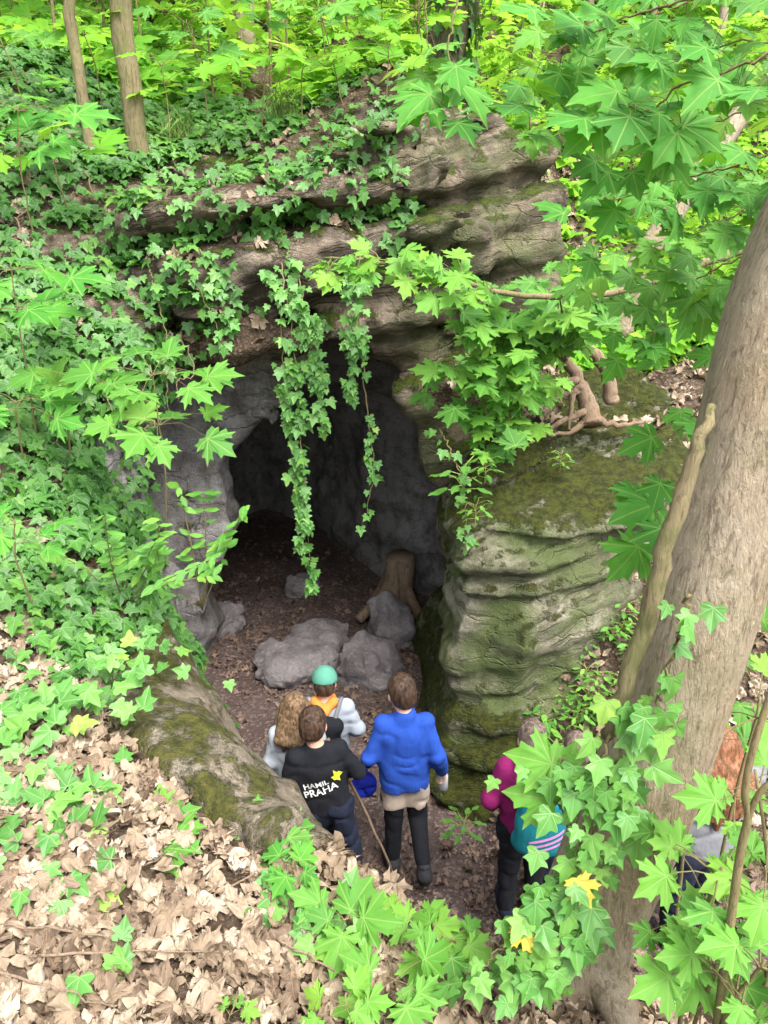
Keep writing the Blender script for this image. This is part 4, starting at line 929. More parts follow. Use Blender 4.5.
# bare ivy stems trailing down the left bank
for i, (px, py, Y, l) in enumerate([(60, 330, 4.4, .9), (110, 300, 4.75, 1.0), (150, 330, 4.8, .9), (25, 200, 5.1, .9), (185, 300, 5.0, .7), (90, 180, 5.6, .8)]):
    p0 = at(px, py, Y); pts = []
    for k in range(7):
        q = p0 + np.array([.05 * sin(k * 1.3 + i), -.10 * k * l / 1.5, 0]); q[2] = ground_z(q[0], q[1]) + .09 + .03 * sin(k * 2.1 + i); pts.append(q - p0)
    o_ = Tubes().add(curve(pts, 22, .008, i), np.linspace(.006, .003, 22), 5).build('trailing_vine', M['deadwood'], label='bare brown ivy stem trailing over the leaves of the left bank', cat='ivy', group='bare ivy stems on the left bank'); o_.location = p0
# ivy on the leaning trunk and round its foot
trk = [[at(640, 700, 1.68), at(620, 760, 1.68), at(595, 830, 1.66), at(550, 930, 1.62)],
       [at(560, 760, 1.72), at(590, 780, 1.68), at(610, 800, 1.66), at(560, 870, 1.64), at(500, 960, 1.62)], [at(610, 735, 1.68), at(595, 780, 1.66), at(575, 860, 1.62), at(560, 900, 1.62)]]
vine([[at(690, 595, 1.69), at(676, 640, 1.68), at(660, 690, 1.67), at(648, 730, 1.67)]], 15, .085, 'few pale ivy leaves high on the thick trunk, above the main ivy', 15, 'ivy_light', .03, 'ivy_near', False)
vine(trk, 100, .088, 'ivy climbing the lower left side of the thick leaning trunk', 5, 'ivy_light', .07, 'ivy_near', False)
vine([[at(560, 880, 1.6), at(520, 930, 1.58), at(470, 975, 1.5)], [at(580, 900, 1.6), at(560, 950, 1.52), at(520, 985, 1.5)]], 60, .085, 'ivy trailing over the rim at the foot of the thick trunk', 6, 'ivy_light', .06, 'ivy_near', False)
for j, (px, py, Y, lab) in enumerate([(577, 878, 1.56, 'yellowed leaf caught in the ivy on the trunk'), (521, 925, 1.55, 'yellowed leaf lower down, at the left edge of the ivy')]):
    L = Leaves('maple'); L.add(at(px, py, Y), (.3, -.2, -.6), (-.2, -1, .7), .085, .5); q = at(px, py, Y); o_ = L.build('yellow_leaf', M['yellow'], None, q, label=lab, cat='leaf'); o_.location = q
# low ivy on the litter and over the mossy boulder
IG = Leaves('ivy_near')
for px, py, Y, n, s_ in [(60, 880, 1.9, 16, .1), (90, 930, 1.75, 8, .08), (45, 800, 2.1, 14, .1), (20, 740, 2.3, 26, .16), (60, 700, 2.6, 36, .2), (110, 660, 3.0, 30, .18), (205, 760, 2.55, 7, .07), (120, 985, 1.5, 4, .05), (290, 910, 1.85, 10, .07), (310, 940, 1.7, 8, .06), (100, 810, 2.1, 7, .07)]:
    c0 = at(px, py, Y)
    for i in range(n):
        q = c0 + r.normal(0, s_, 3) * np.array([1, .8, .1]); q[2] = max(q[2], ground_z(q[0], q[1]) + .02) + r.uniform(.0, .05); IG.add(q, r.normal(0, 1, 3), up + np.array([0, -.5, 0]) + r.normal(0, .25, 3), r.uniform(.06, .11))
IG.build('trailing_ivy', M['ivy_light'], kind='stuff', label='ivy trailing over the dry leaves and mossy boulder on the near bank', cat='ivy')
# dead sticks and stump
q = [at(388, 178, 5.55), at(400, 205, 5.5), at(424, 240, 5.42)]
o_ = Tubes().add(curve(q, 12, .004, 1) - q[0], np.linspace(.035, .028, 12), 10, rough=.15).build('dead_stick', M['deadwood'], label='dead brown stick leaning on the cliff face below the hanging sprig', cat='stick'); o_.location = q[0]
q0 = at(396, 604, 6.6); q0[2] = 0.05; t = empty('tree_stump', q0, label='old brown tree stump standing inside the cave by the right wall', cat='stump')
sp_ = Tubes().add(curve([q0 - (0, 0, .1), q0 + (0, 0, .2), q0 + (.03, 0, .5), q0 + (.02, 0, .62)], 14), np.interp(np.linspace(0, 1, 14), [0, .4, 1], [.21, .14, .13]), 22, rough=.35).build('trunk', M['deadwood'], t, q0)
rs = Tubes()
for a, l in ((3.6, .42), (4.6, .35), (5.7, .3), (2.6, .3)): rs.add(curve([q0 + (.05 * cos(a), .05 * sin(a), .5), q0 + (.16 * cos(a), .16 * sin(a), .22), q0 + (l * cos(a), l * sin(a), .0)], 10), np.linspace(.05, .05, 10), 10, rough=.2)
rs.build('root', M['deadwood'], t, q0)
# twigs lying on the near litter
for i, (px, py, Y, a, l) in enumerate([(120, 960, 1.55, .3, .5), (40, 985, 1.42, -.25, .42), (240, 905, 1.85, 1.0, .3), (320, 965, 1.6, -.6, .34), (70, 940, 1.6, .1, .36)]):
    c0 = at(px, py, Y); c0[2] = ground_z(c0[0], c0[1]) + .045; d = np.array([cos(a), sin(a) * .6, 0]) * l / 2
    z1 = ground_z(*(c0 - d)[:2]) + .045; z2 = ground_z(*(c0 + d)[:2]) + .045; q0, q1 = c0 - d, c0 + d; q0[2], q1[2] = z1, z2
    lab = ['longest thin twig lying on the dry leaves at lower left', 'thin twig on the litter in the lower left corner', 'short twig on dry leaves left of the green seedlings', 'thin twig on the litter near the bottom centre', 'thin twig just above the longest one on the litter'][i]
    o_ = Tubes().add(curve([q0 - c0, (q0 + q1) / 2 - c0 + (0, 0, .012), q1 - c0], 12, .004, i), np.linspace(.005, .0025, 12), 6).build('twig', M['deadwood'], label=lab, cat='twig', group='twigs on the dry leaves'); o_.location = c0
# grass tufts on the cliff edge
for j, (px, py, Y, lab) in enumerate([(335, 205, 5.7, 'tuft of green and straw grass on the cliff edge above the cave'), (185, 195, 6.3, 'tuft of grass amid ivy on the upper left bank'), (285, 165, 6.4, 'dry grass hanging over the cliff edge right of the ivy')]):
    c0 = at(px, py, Y); c0[2] = ground_z(c0[0], c0[1]); tb = Tubes()
    for i in range(70):
        a = r.uniform(0, 6.28); b1 = c0 + np.array([np.clip(r.normal(0, .06), -.1, .1), np.clip(r.normal(0, .04), -.08, .08), -.02]); l = r.uniform(.15, .38); tb.add(curve([b1, b1 + (cos(a) * .04, sin(a) * .04 - .03, l * .7), b1 + (cos(a) * .14, sin(a) * .12 - .1, l * (.9 if i % 2 else .4))], 6), np.array([.004, .004, .003, .003, .002, .001]), 3, False)
    o_ = tb.build('grass_tuft', M['weed_blade'] if 'weed_blade' in M else M.setdefault('weed_blade', cloth_mat('grass_blade', (.16, .26, .06), .6, .5, 14, 30)), None, c0, label=lab, cat='grass'); o_.location = c0

# ------------------------------------------------------------------ people: each body and garment is one continuous surface
def cone(P, a, b, ra, rb):
    a = np.array(a, float); b = np.array(b, float); e = b - a; w = P - a
    t = np.clip((w @ e) / (e @ e + 1e-12), 0, 1); return np.linalg.norm(w - t[..., None] * e, axis=-1) - (ra + (rb - ra) * t)
def ell(P, c, r):
    q = (P - np.array(c)) / np.array(r); l = np.linalg.norm(q, axis=-1); return (l - 1) * np.min(r) * np.clip(l, .6, 1.2)
def field_mesh(prims, h, k, clip=None, wrinkle=0, wf=14, seed=0, pad=.03):
    """smooth union of cones and ellipsoids -> quads"""
    lo, hi = np.full(3, 1e9), np.full(3, -1e9)
    for p in prims:
        if p[0] == 'c':
            for q, r_ in ((p[1], p[3]), (p[2], p[4])): lo = np.minimum(lo, np.array(q) - r_); hi = np.maximum(hi, np.array(q) + r_)
        else: lo = np.minimum(lo, np.array(p[1]) - np.array(p[2])); hi = np.maximum(hi, np.array(p[1]) + np.array(p[2]))
    lo -= pad; hi += pad; g = [np.arange(lo[i], hi[i] + h, h) for i in range(3)]
    P = np.stack(np.meshgrid(*g, indexing='ij'), -1); F_ = np.full(P.shape[:3], 1.0)
    for p in prims:
        kk = p[5] if p[0] == 'c' and len(p) > 5 else (p[3] if p[0] == 'e' and len(p) > 3 else k)
        pts = np.array([p[1], p[2]]) if p[0] == 'c' else np.array([p[1]]); m = (max(p[3], p[4]) if p[0] == 'c' else max(p[2])) + .06
        s0 = [max(0, int((pts[:, i].min() - m - lo[i]) / h)) for i in range(3)]; s1 = [int((pts[:, i].max() + m - lo[i]) / h) + 2 for i in range(3)]
        sl_ = tuple(slice(u, v) for u, v in zip(s0, s1)); sub = P[sl_]
        d = cone(sub, *p[1:5]) if p[0] == 'c' else ell(sub, p[1], p[2])
        F_[sl_] = smin(F_[sl_], d, kk)
    if clip is not None: F_ = smax(F_, clip(P), .006)
    if wrinkle: 
        b_ = np.nonzero(np.abs(F_) < .05); q_ = P[b_] + .03 * np.stack([noise(P[b_], 9, seed + 3), noise(P[b_], 9, seed + 4), noise(P[b_], 9, seed + 5)], -1); F_[b_] += wrinkle * (1.5 * sstep(.35, .0, np.abs(noise(q_ * np.array([.8, .8, 1.3]), wf * .8, seed))) + .8 * noise(P[b_], wf * .55, seed + 1) - .4)
    return surface_nets(F_, lo, h)
def hand_prims(w, d, up_, side, s=1.0, curl=.5):
    """palm, four unequal bent fingers and a thumb; w wrist, d direction, side = thumb side"""
    w = np.array(w, float); d = norm(d); side = norm(np.array(side) - d * np.dot(side, d)); pal = norm(np.cross(d, side)) * (1 if np.dot(np.cross(d, side), up_) > 0 else -1); pal = np.array(pal)
    pr = [('c', w, w + d * .035 * s, .019 * s, .024 * s, .02), ('c', w + d * .03 * s + side * .018 * s, w + d * .07 * s + side * .02 * s, .016 * s, .013 * s, .012), ('c', w + d * .03 * s - side * .014 * s, w + d * .068 * s - side * .02 * s, .016 * s, .012 * s, .012)]
    for i, l in enumerate((.052, .060, .056, .043)):
        o = w + d * .072 * s + side * (.024 - .0165 * i) * s; m_ = o + (d * (1 - .35 * curl) - pal * .6 * curl) * l * .5 * s; e = m_ + (d * (1 - curl) - pal * curl) * l * .5 * s
        pr += [('c', o, m_, .0085 * s, .0078 * s, .004), ('c', m_, e, .0078 * s, .0065 * s, .003)]
    o = w + d * .025 * s + side * .024 * s; m_ = o + (d * .6 + side * .75 - pal * .2) * .032 * s; pr += [('c', o, m_, .011 * s, .0095 * s, .006), ('c', m_, m_ + (d * .9 + side * .1 - pal * .45) * .028 * s, .0095 * s, .0075 * s, .003)]
    return pr
def nk(P, n, t, s):
    return np.minimum(P[..., 2] - (n[2] + t), .085 * s - np.linalg.norm(P[..., :2] - n[:2], axis=-1))
def coat(J, s, r, hem, w=.075, back=0):
    """straight-cut body of a garment, shoulders to hem"""
    c, p = J['chest'], J['pel']; L_, R_ = J['shL'], J['shR']; out = []
    for u in (-1, -.5, 0, .5, 1):
        a = (L_ + R_) / 2 + (R_ - L_) * u * .36 + np.array([0, .005, -.06]) * s
        b_ = np.array([p[0] + u * w * s, p[1], hem * s]); out.append(('c', a, b_, r * s * .93, r * s, .03 * s))
    return out
M['skin'] = cloth_mat('skin', (.60, .36, .26), .55, .12, 20, 200)
M['hair_brown'] = cloth_mat('brown_hair', (.07, .037, .023), .5, .6, 22, 120)
M['hair_fair'] = cloth_mat('dark_blond_hair', (.25, .155, .085), .5, .6, 22, 120)
M['hair_red'] = cloth_mat('red_brown_hair', (.30, .125, .06), .45, .65, 18, 120)
M['hair_ash'] = cloth_mat('pale_ash_hair', (.22, .16, .13), .6, .45, 26, 120)
M['eye'] = cloth_mat('eye_white', (.7, .68, .66), .3, .1); M['lip'] = cloth_mat('lips', (.5, .2, .17), .5, .1)
for nm, c in dict(blue=(.02, .07, .37), black=(.011, .012, .016), navy=(.012, .016, .032), khaki=(.44, .36, .30), grey=(.36, .40, .46), cap=(.09, .27, .20), orange=(.75, .24, .05), shoe=(.035, .035, .04), redshoe=(.45, .03, .03), magenta=(.22, .012, .10), teal=(.01, .19, .22), white=(.8, .8, .8), yellow=(.75, .8, .05), pink=(.6, .25, .55), bagblue=(.012, .025, .36), pale=(.16, .165, .18), purple=(.06, .03, .09), bottle=(.45, .47, .5)).items():
    M['c_' + nm] = cloth_mat(nm + '_fabric', c, .88, .3)
def hair_strands(mat):
    t_ = mat.node_tree; b = NB(t_); pb = next(n for n in t_.nodes if n.type == 'BSDF_PRINCIPLED')
    p = b.obj(); st = b.noise(b.scale(p, (34, 34, 5)), 2.0, 4, .6, .3); old = pb.inputs['Base Color'].links[0].from_socket
    b.set(pb, 'Base Color', b.mix(b.mapr(st, .3, .7, 0, .9), b.mix(.7, old, (.006, .004, .003)), b.mix(.05, old, (.7, .5, .36)))); b.set(pb, 'Normal', b.bump(st, .9, .012))
for k_ in ('hair_brown', 'hair_fair', 'hair_red', 'hair_ash'): hair_strands(M[k_])

def person(loc, yaw, H, label, pose, clothes, hair, hem=None):
    s = H / 1.4; root = empty('person', loc, yaw, label=label, cat='person')
    J = dict(hipL=(-.075, 0, .70), hipR=(.075, 0, .70), kneeL=(-.08, .02, .38), kneeR=(.08, .02, .38), ankL=(-.08, -.01, .075), ankR=(.08, -.01, .075), toeL=(-.09, .13, .03), toeR=(.09, .13, .03),
             pel=(0, 0, .74), waist=(0, .0, .84), chest=(0, .01, 1.0), shL=(-.135, 0, 1.105), shR=(.135, 0, 1.105), elL=(-.19, -.02, .89), elR=(.19, -.02, .89), wrL=(-.19, .06, .70), wrR=(.19, .06, .70), neck=(0, .0, 1.15), head=(0, .025, 1.29))
    J.update(pose); J = {k: np.array(v, float) * s for k, v in J.items()}
    hl = J['head']; ht = norm(np.array(pose.get('look', (0, 1, 0)), float)); hs_ = norm(np.cross(ht, up)); hu = np.cross(hs_, ht)
    hk = .93 * s
    hp = lambda a, b_, c: hl + (hs_ * a + ht * b_ + hu * c) * hk
    def C(a, b_, ra, rb, *k): return ('c', J[a] if isinstance(a, str) else a, J[b_] if isinstance(b_, str) else b_, ra * s, rb * s, *k)
    hd = [('e', hp(0, -.005, .015), np.array((.072, .082, .086)) * s), ('e', hp(0, .03, -.045), np.array((.056, .058, .066)) * s), ('c', hp(0, .085, .0), hp(0, .107, -.03), .009 * s, .014 * s, .012), ('e', hp(-.078, .0, -.015), np.array((.012, .022, .032)) * s, .008), ('e', hp(.078, .0, -.015), np.array((.012, .022, .032)) * s, .008), C('neck', hp(0, .0, -.05), .046, .045)]
    tor = [C('pel', 'waist', .085, .078), C('waist', 'chest', .078, .082), C((J['hipL'] + J['pel']) / 2, (J['hipR'] + J['pel']) / 2, .075, .075), C(J['chest'] + (-.06 * s, 0, 0), J['chest'] + (.06 * s, 0, 0), .075, .075), C('shL', 'shR', .042, .042), C('chest', 'neck', .08, .05)]
    arms = [C('shL', 'elL', .042, .034, .018), C('elL', 'wrL', .034, .023, .018), C('shR', 'elR', .042, .034, .018), C('elR', 'wrR', .034, .023, .018)]
    legs = [C('hipL', 'kneeL', .070, .048, .015), C('kneeL', 'ankL', .049, .033, .015), C('hipR', 'kneeR', .070, .048, .015), C('kneeR', 'ankR', .049, .033, .015)]
    feet = [C('ankL', 'toeL', .035, .028), C('ankR', 'toeR', .035, .028)]
    hands = []
    for sd, sg in (('L', 1), ('R', -1)):
        d = norm(J['wr' + sd] - J['el' + sd]); hd_ = pose.get('hand' + sd, d); hands += hand_prims(J['wr' + sd], hd_, (sg * -1, .0, .3), pose.get('thumb' + sd, (0, 1, .3)), s, pose.get('curl' + sd, .55))
    thin = lambda L_: [(p[0], p[1], p[2], p[3] * .84, p[4] * .84, *p[5:]) for p in L_]
    V, Q = field_mesh(hd + thin(tor) + thin(arms) + thin(legs) + thin(feet) + hands, .0085, .03 * s)
    bo = link('body', mesh_np('body', V, Q), M['skin'], root)
    for sg in (-1, 1):
        V, Q = field_mesh([('e', hp(sg * .031, .077, .0), np.array((.014, .010, .008)) * s)], .003, .005); link('eye', mesh_np('eye', V, Q), M['eye'], root)
    V, Q = field_mesh([('c', hp(-.018, .086, -.065), hp(.018, .086, -.065), .006 * s, .006 * s)], .004, .005); link('mouth', mesh_np('mouth', V, Q), M['lip'], root)
    env = dict(J=J, s=s, hp=hp, C=C, root=root, tor=tor, arms=arms, legs=legs, feet=feet, ht=ht, hs=hs_, hu=hu)
    def infl(prims, d): return [(p[0], p[1], p[2], p[3] + d * s, p[4] + d * s, *p[5:]) for p in prims]
    env['infl'] = infl; surf = {}
    for nm, mat, prims, clip, wr, parent in clothes(env):
        V, Q = field_mesh(prims, .011, .03 * s, clip, wr, 13, hash(nm) % 50 if False else len(nm)); o = link(nm, mesh_np(nm, V, Q), M[mat], parent or root); surf[nm] = (V, Q, o)
    nm, mat, prims, clip, wr = hair(env)
    V, Q = field_mesh(prims, .008, .02 * s, clip, wr, 30, 3); link(nm, mesh_np(nm, V, Q), M[mat], root)
    return root, env, surf
def short_hair(e):
    hp, s = e['hp'], e['s']
    return ('hair', e.get('hm', 'hair_brown'), [('e', hp(0, -.012, .028), np.array((.082, .091, .092)) * s), ('e', hp(0, -.045, -.02), np.array((.073, .06, .075)) * s)],
            lambda P: np.maximum(((P - hp(0, .0, 0)) @ e['ht'] - .055 * s) - .5 * np.maximum((P - hp(0, 0, .06)) @ e['hu'], 0), np.maximum(-((P - hp(0, -.03, -.085)) @ e['hu']), -.0 - ((P - hp(0, 0, -.0)) @ e['hu']) - .02 * s + np.where(((P - hp(0, 0, 0)) @ e['ht']) > .0, 0, -1))), .002)
def long_hair(mat, ln, wid):
    def f(e):
        hp, s, J = e['hp'], e['s'], e['J']; pr = [('e', hp(0, -.012, .025), np.array((.087, .094, .094)) * s)]
        rr_ = np.random.default_rng(4)
        for i in range(9):
            u = -1 + i / 4; a = hp(u * .07, -.05 + .045 * u * u, .02); m_ = a * .5 + (J['neck'] + np.array([u * wid * .75, -.095 + .03 * u * u, 0.02]) * s) * .5 + np.array([u * .03, -.03, 0]) * s
            b_ = J['neck'] + np.array([u * wid, -.11 + .05 * u * u, -ln + rr_.uniform(-.03, .03)]) * s; m2 = J['neck'] + np.array([u * wid * .95, -.12 + .04 * u * u, -.03]) * s
            pr += [('c', a, m2, .042 * s, .038 * s), ('c', m2, b_, .038 * s, .014 * s, .012)]
        return ('hair', mat, pr, lambda P: ((P - hp(0, .0, 0)) @ e['ht'] - .06 * s), .0035)
    return f
def shoes(e, mat, sole=None):
    J, s = e['J'], e['s']; out = []
    for sd in 'LR':
        a, t_ = J['ank' + sd], J['toe' + sd]; d = norm(t_ - a)
        heel = a + np.array([0, -.02, -.035]) * s
        out.append(('shoe', mat, [('c', a + (0, 0, .0), heel, .043 * s, .04 * s), ('c', heel, t_, .04 * s, .036 * s), ('c', heel + d * .07 * s, t_, .042 * s, .036 * s)], None, 0, None))
    return out

# boy in the blue fleece
def c_blue(e):
    J, s, C, infl = e['J'], e['s'], e['C'], e['infl']; o = []
    wr = lambda P: np.minimum.reduce([np.linalg.norm(P - J[w], axis=-1) - .026 * s for w in ('wrL', 'wrR')])
    o.append(('fleece_jacket', 'c_blue', infl(e['tor'] + e['arms'], .008) + coat(J, s, .084, .60, .056) + [C('neck', e['hp'](0, -.02, -.075), .054, .052), C('elL', 'wrL', .043, .035), C('elR', 'wrR', .043, .035)],
              lambda P: np.maximum.reduce([J['pel'][2] - .09 * s - P[..., 2], nk(P, J['neck'], .045 * s, s), -wr(P) - .012 * s]), .005, None))
    lg = e['legs']
    o.append(('shorts', 'c_khaki', [C(j[0], j[1], .074, .084, .015) for j in (('hipL', 'kneeL'), ('hipR', 'kneeR'))] + [C('hipL', 'hipR', .072, .072), C('pel', 'waist', .07, .065)],
              lambda P: np.maximum(.50 * s - P[..., 2], P[..., 2] - .69 * s), .008, None))
    o.append(('leggings', 'c_black', infl(lg, .010), lambda P: np.maximum.reduce([.085 * s - P[..., 2], P[..., 2] - .56 * s]), .004, None))
    return o + shoes(e, 'c_shoe')
bl = at(403, 880, 3.45); bl[2] = .03
pB, eB, sB = person(bl, .08, 1.38, 'boy in a blue fleece with shorts over black leggings walking into the cave',
   dict(look=(-.35, 1, -.12), head=(-.02, .045, 1.285), kneeR=(.085, .03, .40), ankR=(.10, -.21, .20), toeR=(.12, -.15, .06), kneeL=(-.06, .03, .38), ankL=(-.065, 0, .075), shL=(-.128, .0, 1.105), shR=(.122, 0, 1.105), elL=(-.215, -.04, .90), wrL=(-.205, .13, .76), elR=(.185, -.05, .89), wrR=(.235, .05, .70), handR=(.1, .25, -1), handL=(.2, .35, -.8), thumbR=(-.4, .9, 0), curlL=.9, curlR=.8), c_blue, short_hair)
def place(pe, loc_local):
    m = pe.matrix_basis; return None
def w_of(root, p):
    c, s_ = cos(root.rotation_euler[2]), sin(root.rotation_euler[2]); return np.array([p[0] * c - p[1] * s_, p[0] * s_ + p[1] * c, p[2]]) + np.array(root.location)
# dark blue bag in his left hand and a pale bottle in his right
q = w_of(pB, eB['J']['wrL'] + np.array([-.035, .02, -.19])); V, Q = field_mesh([('e', (0, 0, -.02), (.06, .05, .085)), ('e', (-.03, .02, -.06), (.045, .04, .05)), ('c', (0, 0, .04), (.03, 0, .11), .03, .014), ('e', (.04, -.02, -.03), (.035, .03, .06))], .009, .02, None, .016, 18, 2)
bag = empty('bag', q, label='crumpled dark blue bag hanging from the left hand of the boy in blue', cat='bag'); link('pouch', mesh_np('pouch', V, Q), M['c_bagblue'], bag)
Tubes().add(curve([(.03, 0, .1), (.045, -.005, .15), (.04, -.03, .115)], 8), .004, 5).build('strap', M['c_bagblue'], bag)
q = w_of(pB, eB['J']['wrR'] + np.array([.012, .02, -.09])); bt = empty('bottle', q, label='small pale grey bottle in the right hand of the boy in blue', cat='bottle')
Tubes().add([(0, 0, -.07), (0, 0, -.065), (0, 0, .03), (0, 0, .05), (0, 0, .06)], [.025, .03, .03, .02, .013], 14).build('flask', M['c_bottle'], bt); Tubes().add([(0, 0, .06), (0, 0, .08)], .014, 12).build('cap', M['c_white'], bt)

# boy in the black printed top
def c_black(e):
    J, s, C, infl = e['J'], e['s'], e['C'], e['infl']; o = []
    wr = lambda P: np.minimum.reduce([np.linalg.norm(P - J[w], axis=-1) - .034 * s for w in ('wrL', 'wrR')])
    o.append(('sweatshirt', 'c_black', infl(e['tor'] + e['arms'], .008) + coat(J, s, .077, .66, .064) + [C('elL', 'wrL', .042, .034), C('elR', 'wrR', .042, .034)], lambda P: np.maximum.reduce([J['pel'][2] - .05 * s - P[..., 2], nk(P, J['neck'], .012 * s, s), -wr(P) - .01 * s]), .005, None))
    o.append(('trousers', 'c_navy', infl(e['legs'], .020) + [C('hipL', 'hipR', .085, .085), C('pel', 'waist', .088, .08), C('kneeL', 'ankL', .064, .056, .015), C('kneeR', 'ankR', .064, .056, .015)], lambda P: np.maximum(.05 * s - P[..., 2], P[..., 2] - .80 * s), .010, None))
    return o + shoes(e, 'c_shoe')
kb = at(344, 893, 3.26); kb[2] = .02
pK, eK, sK = person(kb, .12, 1.31, 'boy in a black printed sweatshirt and dark trousers holding a stick',
   dict(pel=(-.08, .02, .74), waist=(-.10, .03, .84), chest=(-.13, .04, 1.0), hipL=(-.15, .02, .70), hipR=(-.005, .02, .70), kneeL=(-.13, .10, .39), ankL=(-.12, .05, .075), toeL=(-.13, .18, .03), kneeR=(.04, .0, .38), ankR=(.085, -.08, .08), toeR=(.11, .04, .03), shL=(-.27, .02, 1.09), shR=(-.005, .05, 1.11), elL=(-.33, .0, .88), wrL=(-.28, .1, .72), elR=(.11, .03, .93), wrR=(.02, .2, .84), neck=(-.14, .04, 1.15), head=(-.15, .065, 1.285), look=(.25, 1, -.15), handR=(-.4, .8, -.1)), c_black, short_hair)
e_ = link('shoe_trim', mesh_np('shoe_trim', *field_mesh([('c', eK['J']['ankR'] + (-.03, 0, .0), eK['J']['ankR'] + (.03, 0, .0), .036, .036)], .01, .02)), M['c_redshoe'], pK)
from mathutils.bvhtree import BVHTree
from mathutils import Vector
Vj, Qj, oj = sK['sweatshirt']; bvh = BVHTree.FromPolygons([tuple(v) for v in Vj], [tuple(int(i) for i in q_) for q_ in Qj])
def print_on(name, me_verts, faces, mat):
    out = []
    for x, z in me_verts:
        hit = bvh.ray_cast(Vector((x, -.6, z)), Vector((0, 1, 0))); out.append((x, (hit[0].y if hit[0] else -.1) - .004, z))
    me = bpy.data.meshes.new(name); me.from_pydata(out, [], faces); return link(name, me, M[mat], oj)
def text_print(txt, size, ox_, oz_, rot):
    cu = bpy.data.curves.new('lettering', 'FONT'); cu.body = txt; cu.size = size; cu.align_x = 'CENTER'; cu.offset = size * .018; cu.resolution_u = 3; to = bpy.data.objects.new('lettering', cu); COL.objects.link(to)
    dg = bpy.context.evaluated_depsgraph_get(); me = bpy.data.meshes.new_from_object(to.evaluated_get(dg)); bpy.data.objects.remove(to)
    c, s_ = cos(rot), sin(rot); vs = [(ox_ + v.co.x * c - v.co.y * s_, oz_ + v.co.x * s_ + v.co.y * c) for v in me.vertices]; fs = [tuple(p_.vertices) for p_ in me.polygons]
    print_on('lettering', vs, fs, 'c_white'); bpy.data.meshes.remove(me)
cx_, cz_ = eK['J']['chest'][0] + .03, eK['J']['chest'][2]
text_print('HAMIL', .048, cx_ - .045, cz_ - .07, .25); text_print('PRAHA', .060, cx_ - .018, cz_ - .117, .25)
star = []
for i in range(12):
    a = i * pi / 6; rr0 = (.034 if i % 2 == 0 else .022) * (1 + .25 * sin(i * 2.1)); star.append((cx_ + .068 + rr0 * cos(a), cz_ - .015 + 1.2 * rr0 * sin(a)))
print_on('emblem', [(cx_ + .068, cz_ - .015)] + star, [(0, 1 + i, 1 + (i + 1) % 12) for i in range(12)], 'c_yellow')
q0 = w_of(pK, eK['J']['wrR'] + np.array([-.03, .07, .02])); q1 = at(392, 848, 3.35); q1[2] = .1
q0 = q0; o_ = Tubes().add(curve([(q0 - q0) + norm(q0 - q1) * .12, q0 * 0, (q1 - q0) * .5 + (.01, 0, .01), q1 - q0], 14, .002, 2), np.linspace(.011, .008, 14), 9, rough=.15).build('walking_stick', M['deadwood'], label='thin brown stick held by the boy in black', cat='stick'); o_.location = q0

# child in the green cap
def c_cap(e):
    J, s, C, infl, hp = e['J'], e['s'], e['C'], e['infl'], e['hp']; o = []
    wr = lambda P: np.minimum.reduce([np.linalg.norm(P - J[w], axis=-1) - .034 * s for w in ('wrL', 'wrR')])
    o.append(('hoodie', 'c_grey', infl(e['tor'] + e['arms'], .014) + coat(J, s, .09, .66, .075) + [C('elL', 'wrL', .05, .038), C('elR', 'wrR', .05, .038)], lambda P: np.maximum.reduce([J['pel'][2] - .05 * s - P[..., 2], nk(P, J['neck'], .01 * s, s), -wr(P) - .01 * s]), .005, None))
    o.append(('collar', 'c_orange', [('c', J['neck'] + np.array([sg * .065, -.03, .015]) * s, J['neck'] + np.array([0, -.088, -.035]) * s, .032 * s, .036 * s) for sg in (-1, 1)] + [('c', J['neck'] + np.array([sg * .065, -.03, .015]) * s, J['neck'] + np.array([sg * .05, .06, .0]) * s, .03 * s, .024 * s) for sg in (-1, 1)], None, 0, None))
    o.append(('trousers', 'c_navy', infl(e['legs'], .018) + [C('hipL', 'hipR', .085, .085), C('pel', 'waist', .085, .08)], lambda P: np.maximum(.05 * s - P[..., 2], P[..., 2] - .80 * s), .008, None))
    o.append(('cap', 'c_cap', [('e', hp(0, -.008, .035), np.array((.094, .103, .098)) * s), ('c', hp(-.05, .10, .045), hp(.05, .10, .045), .02 * s, .02 * s, .01), ('c', hp(-.03, .14, .03), hp(.03, .14, .03), .012 * s, .012 * s)], lambda P: -((P - hp(0, 0, .018)) @ e['hu']) + .12 * np.maximum(((P - hp(0, 0, 0)) @ e['ht']) * -1, 0), 0, None))
    return o + shoes(e, 'c_shoe')
gc = at(330, 845, 3.8); gc[2] = .02
pC, eC, sC = person(gc, -.05, 1.2, 'child in a green cap and grey hoodie with orange collar, farthest into the cave', dict(elR=(.235, -.01, .92), wrR=(.20, .12, .80), shR=(.155, 0, 1.11), look=(-.05, 1, -.12)), c_cap, short_hair)
V, Q = field_mesh([('e', (0, 0, 0), (.11, .06, .16)), ('e', (0, -.05, -.05), (.085, .04, .08)), ('c', (-.08, 0, .1), (.08, 0, .1), .05, .05)], .012, .03)
q = w_of(pC, np.array([0, -.15, .93]) * 1.2 / 1.4); bp = empty('backpack', q, label='small black and grey backpack on the child in the green cap', cat='backpack')
link('pack', mesh_np('pack', V, Q), M['c_black'], bp)
for sg in (-1, 1): Tubes().add(curve([(sg * .07, .0, .12), (sg * .095, .06, .19), (sg * .11, .14, .20), (sg * .12, .19, .10)], 12), .014, 6).build('strap', M['c_pale'], bp)
Tubes().add(curve([(.055 * cos(a), -.088 + .01 * abs(sin(a)), -.03 + .055 * sin(a)) for a in np.linspace(0, 6.28, 12)], 24), .006, 5).build('trim', M['c_pale'], bp)

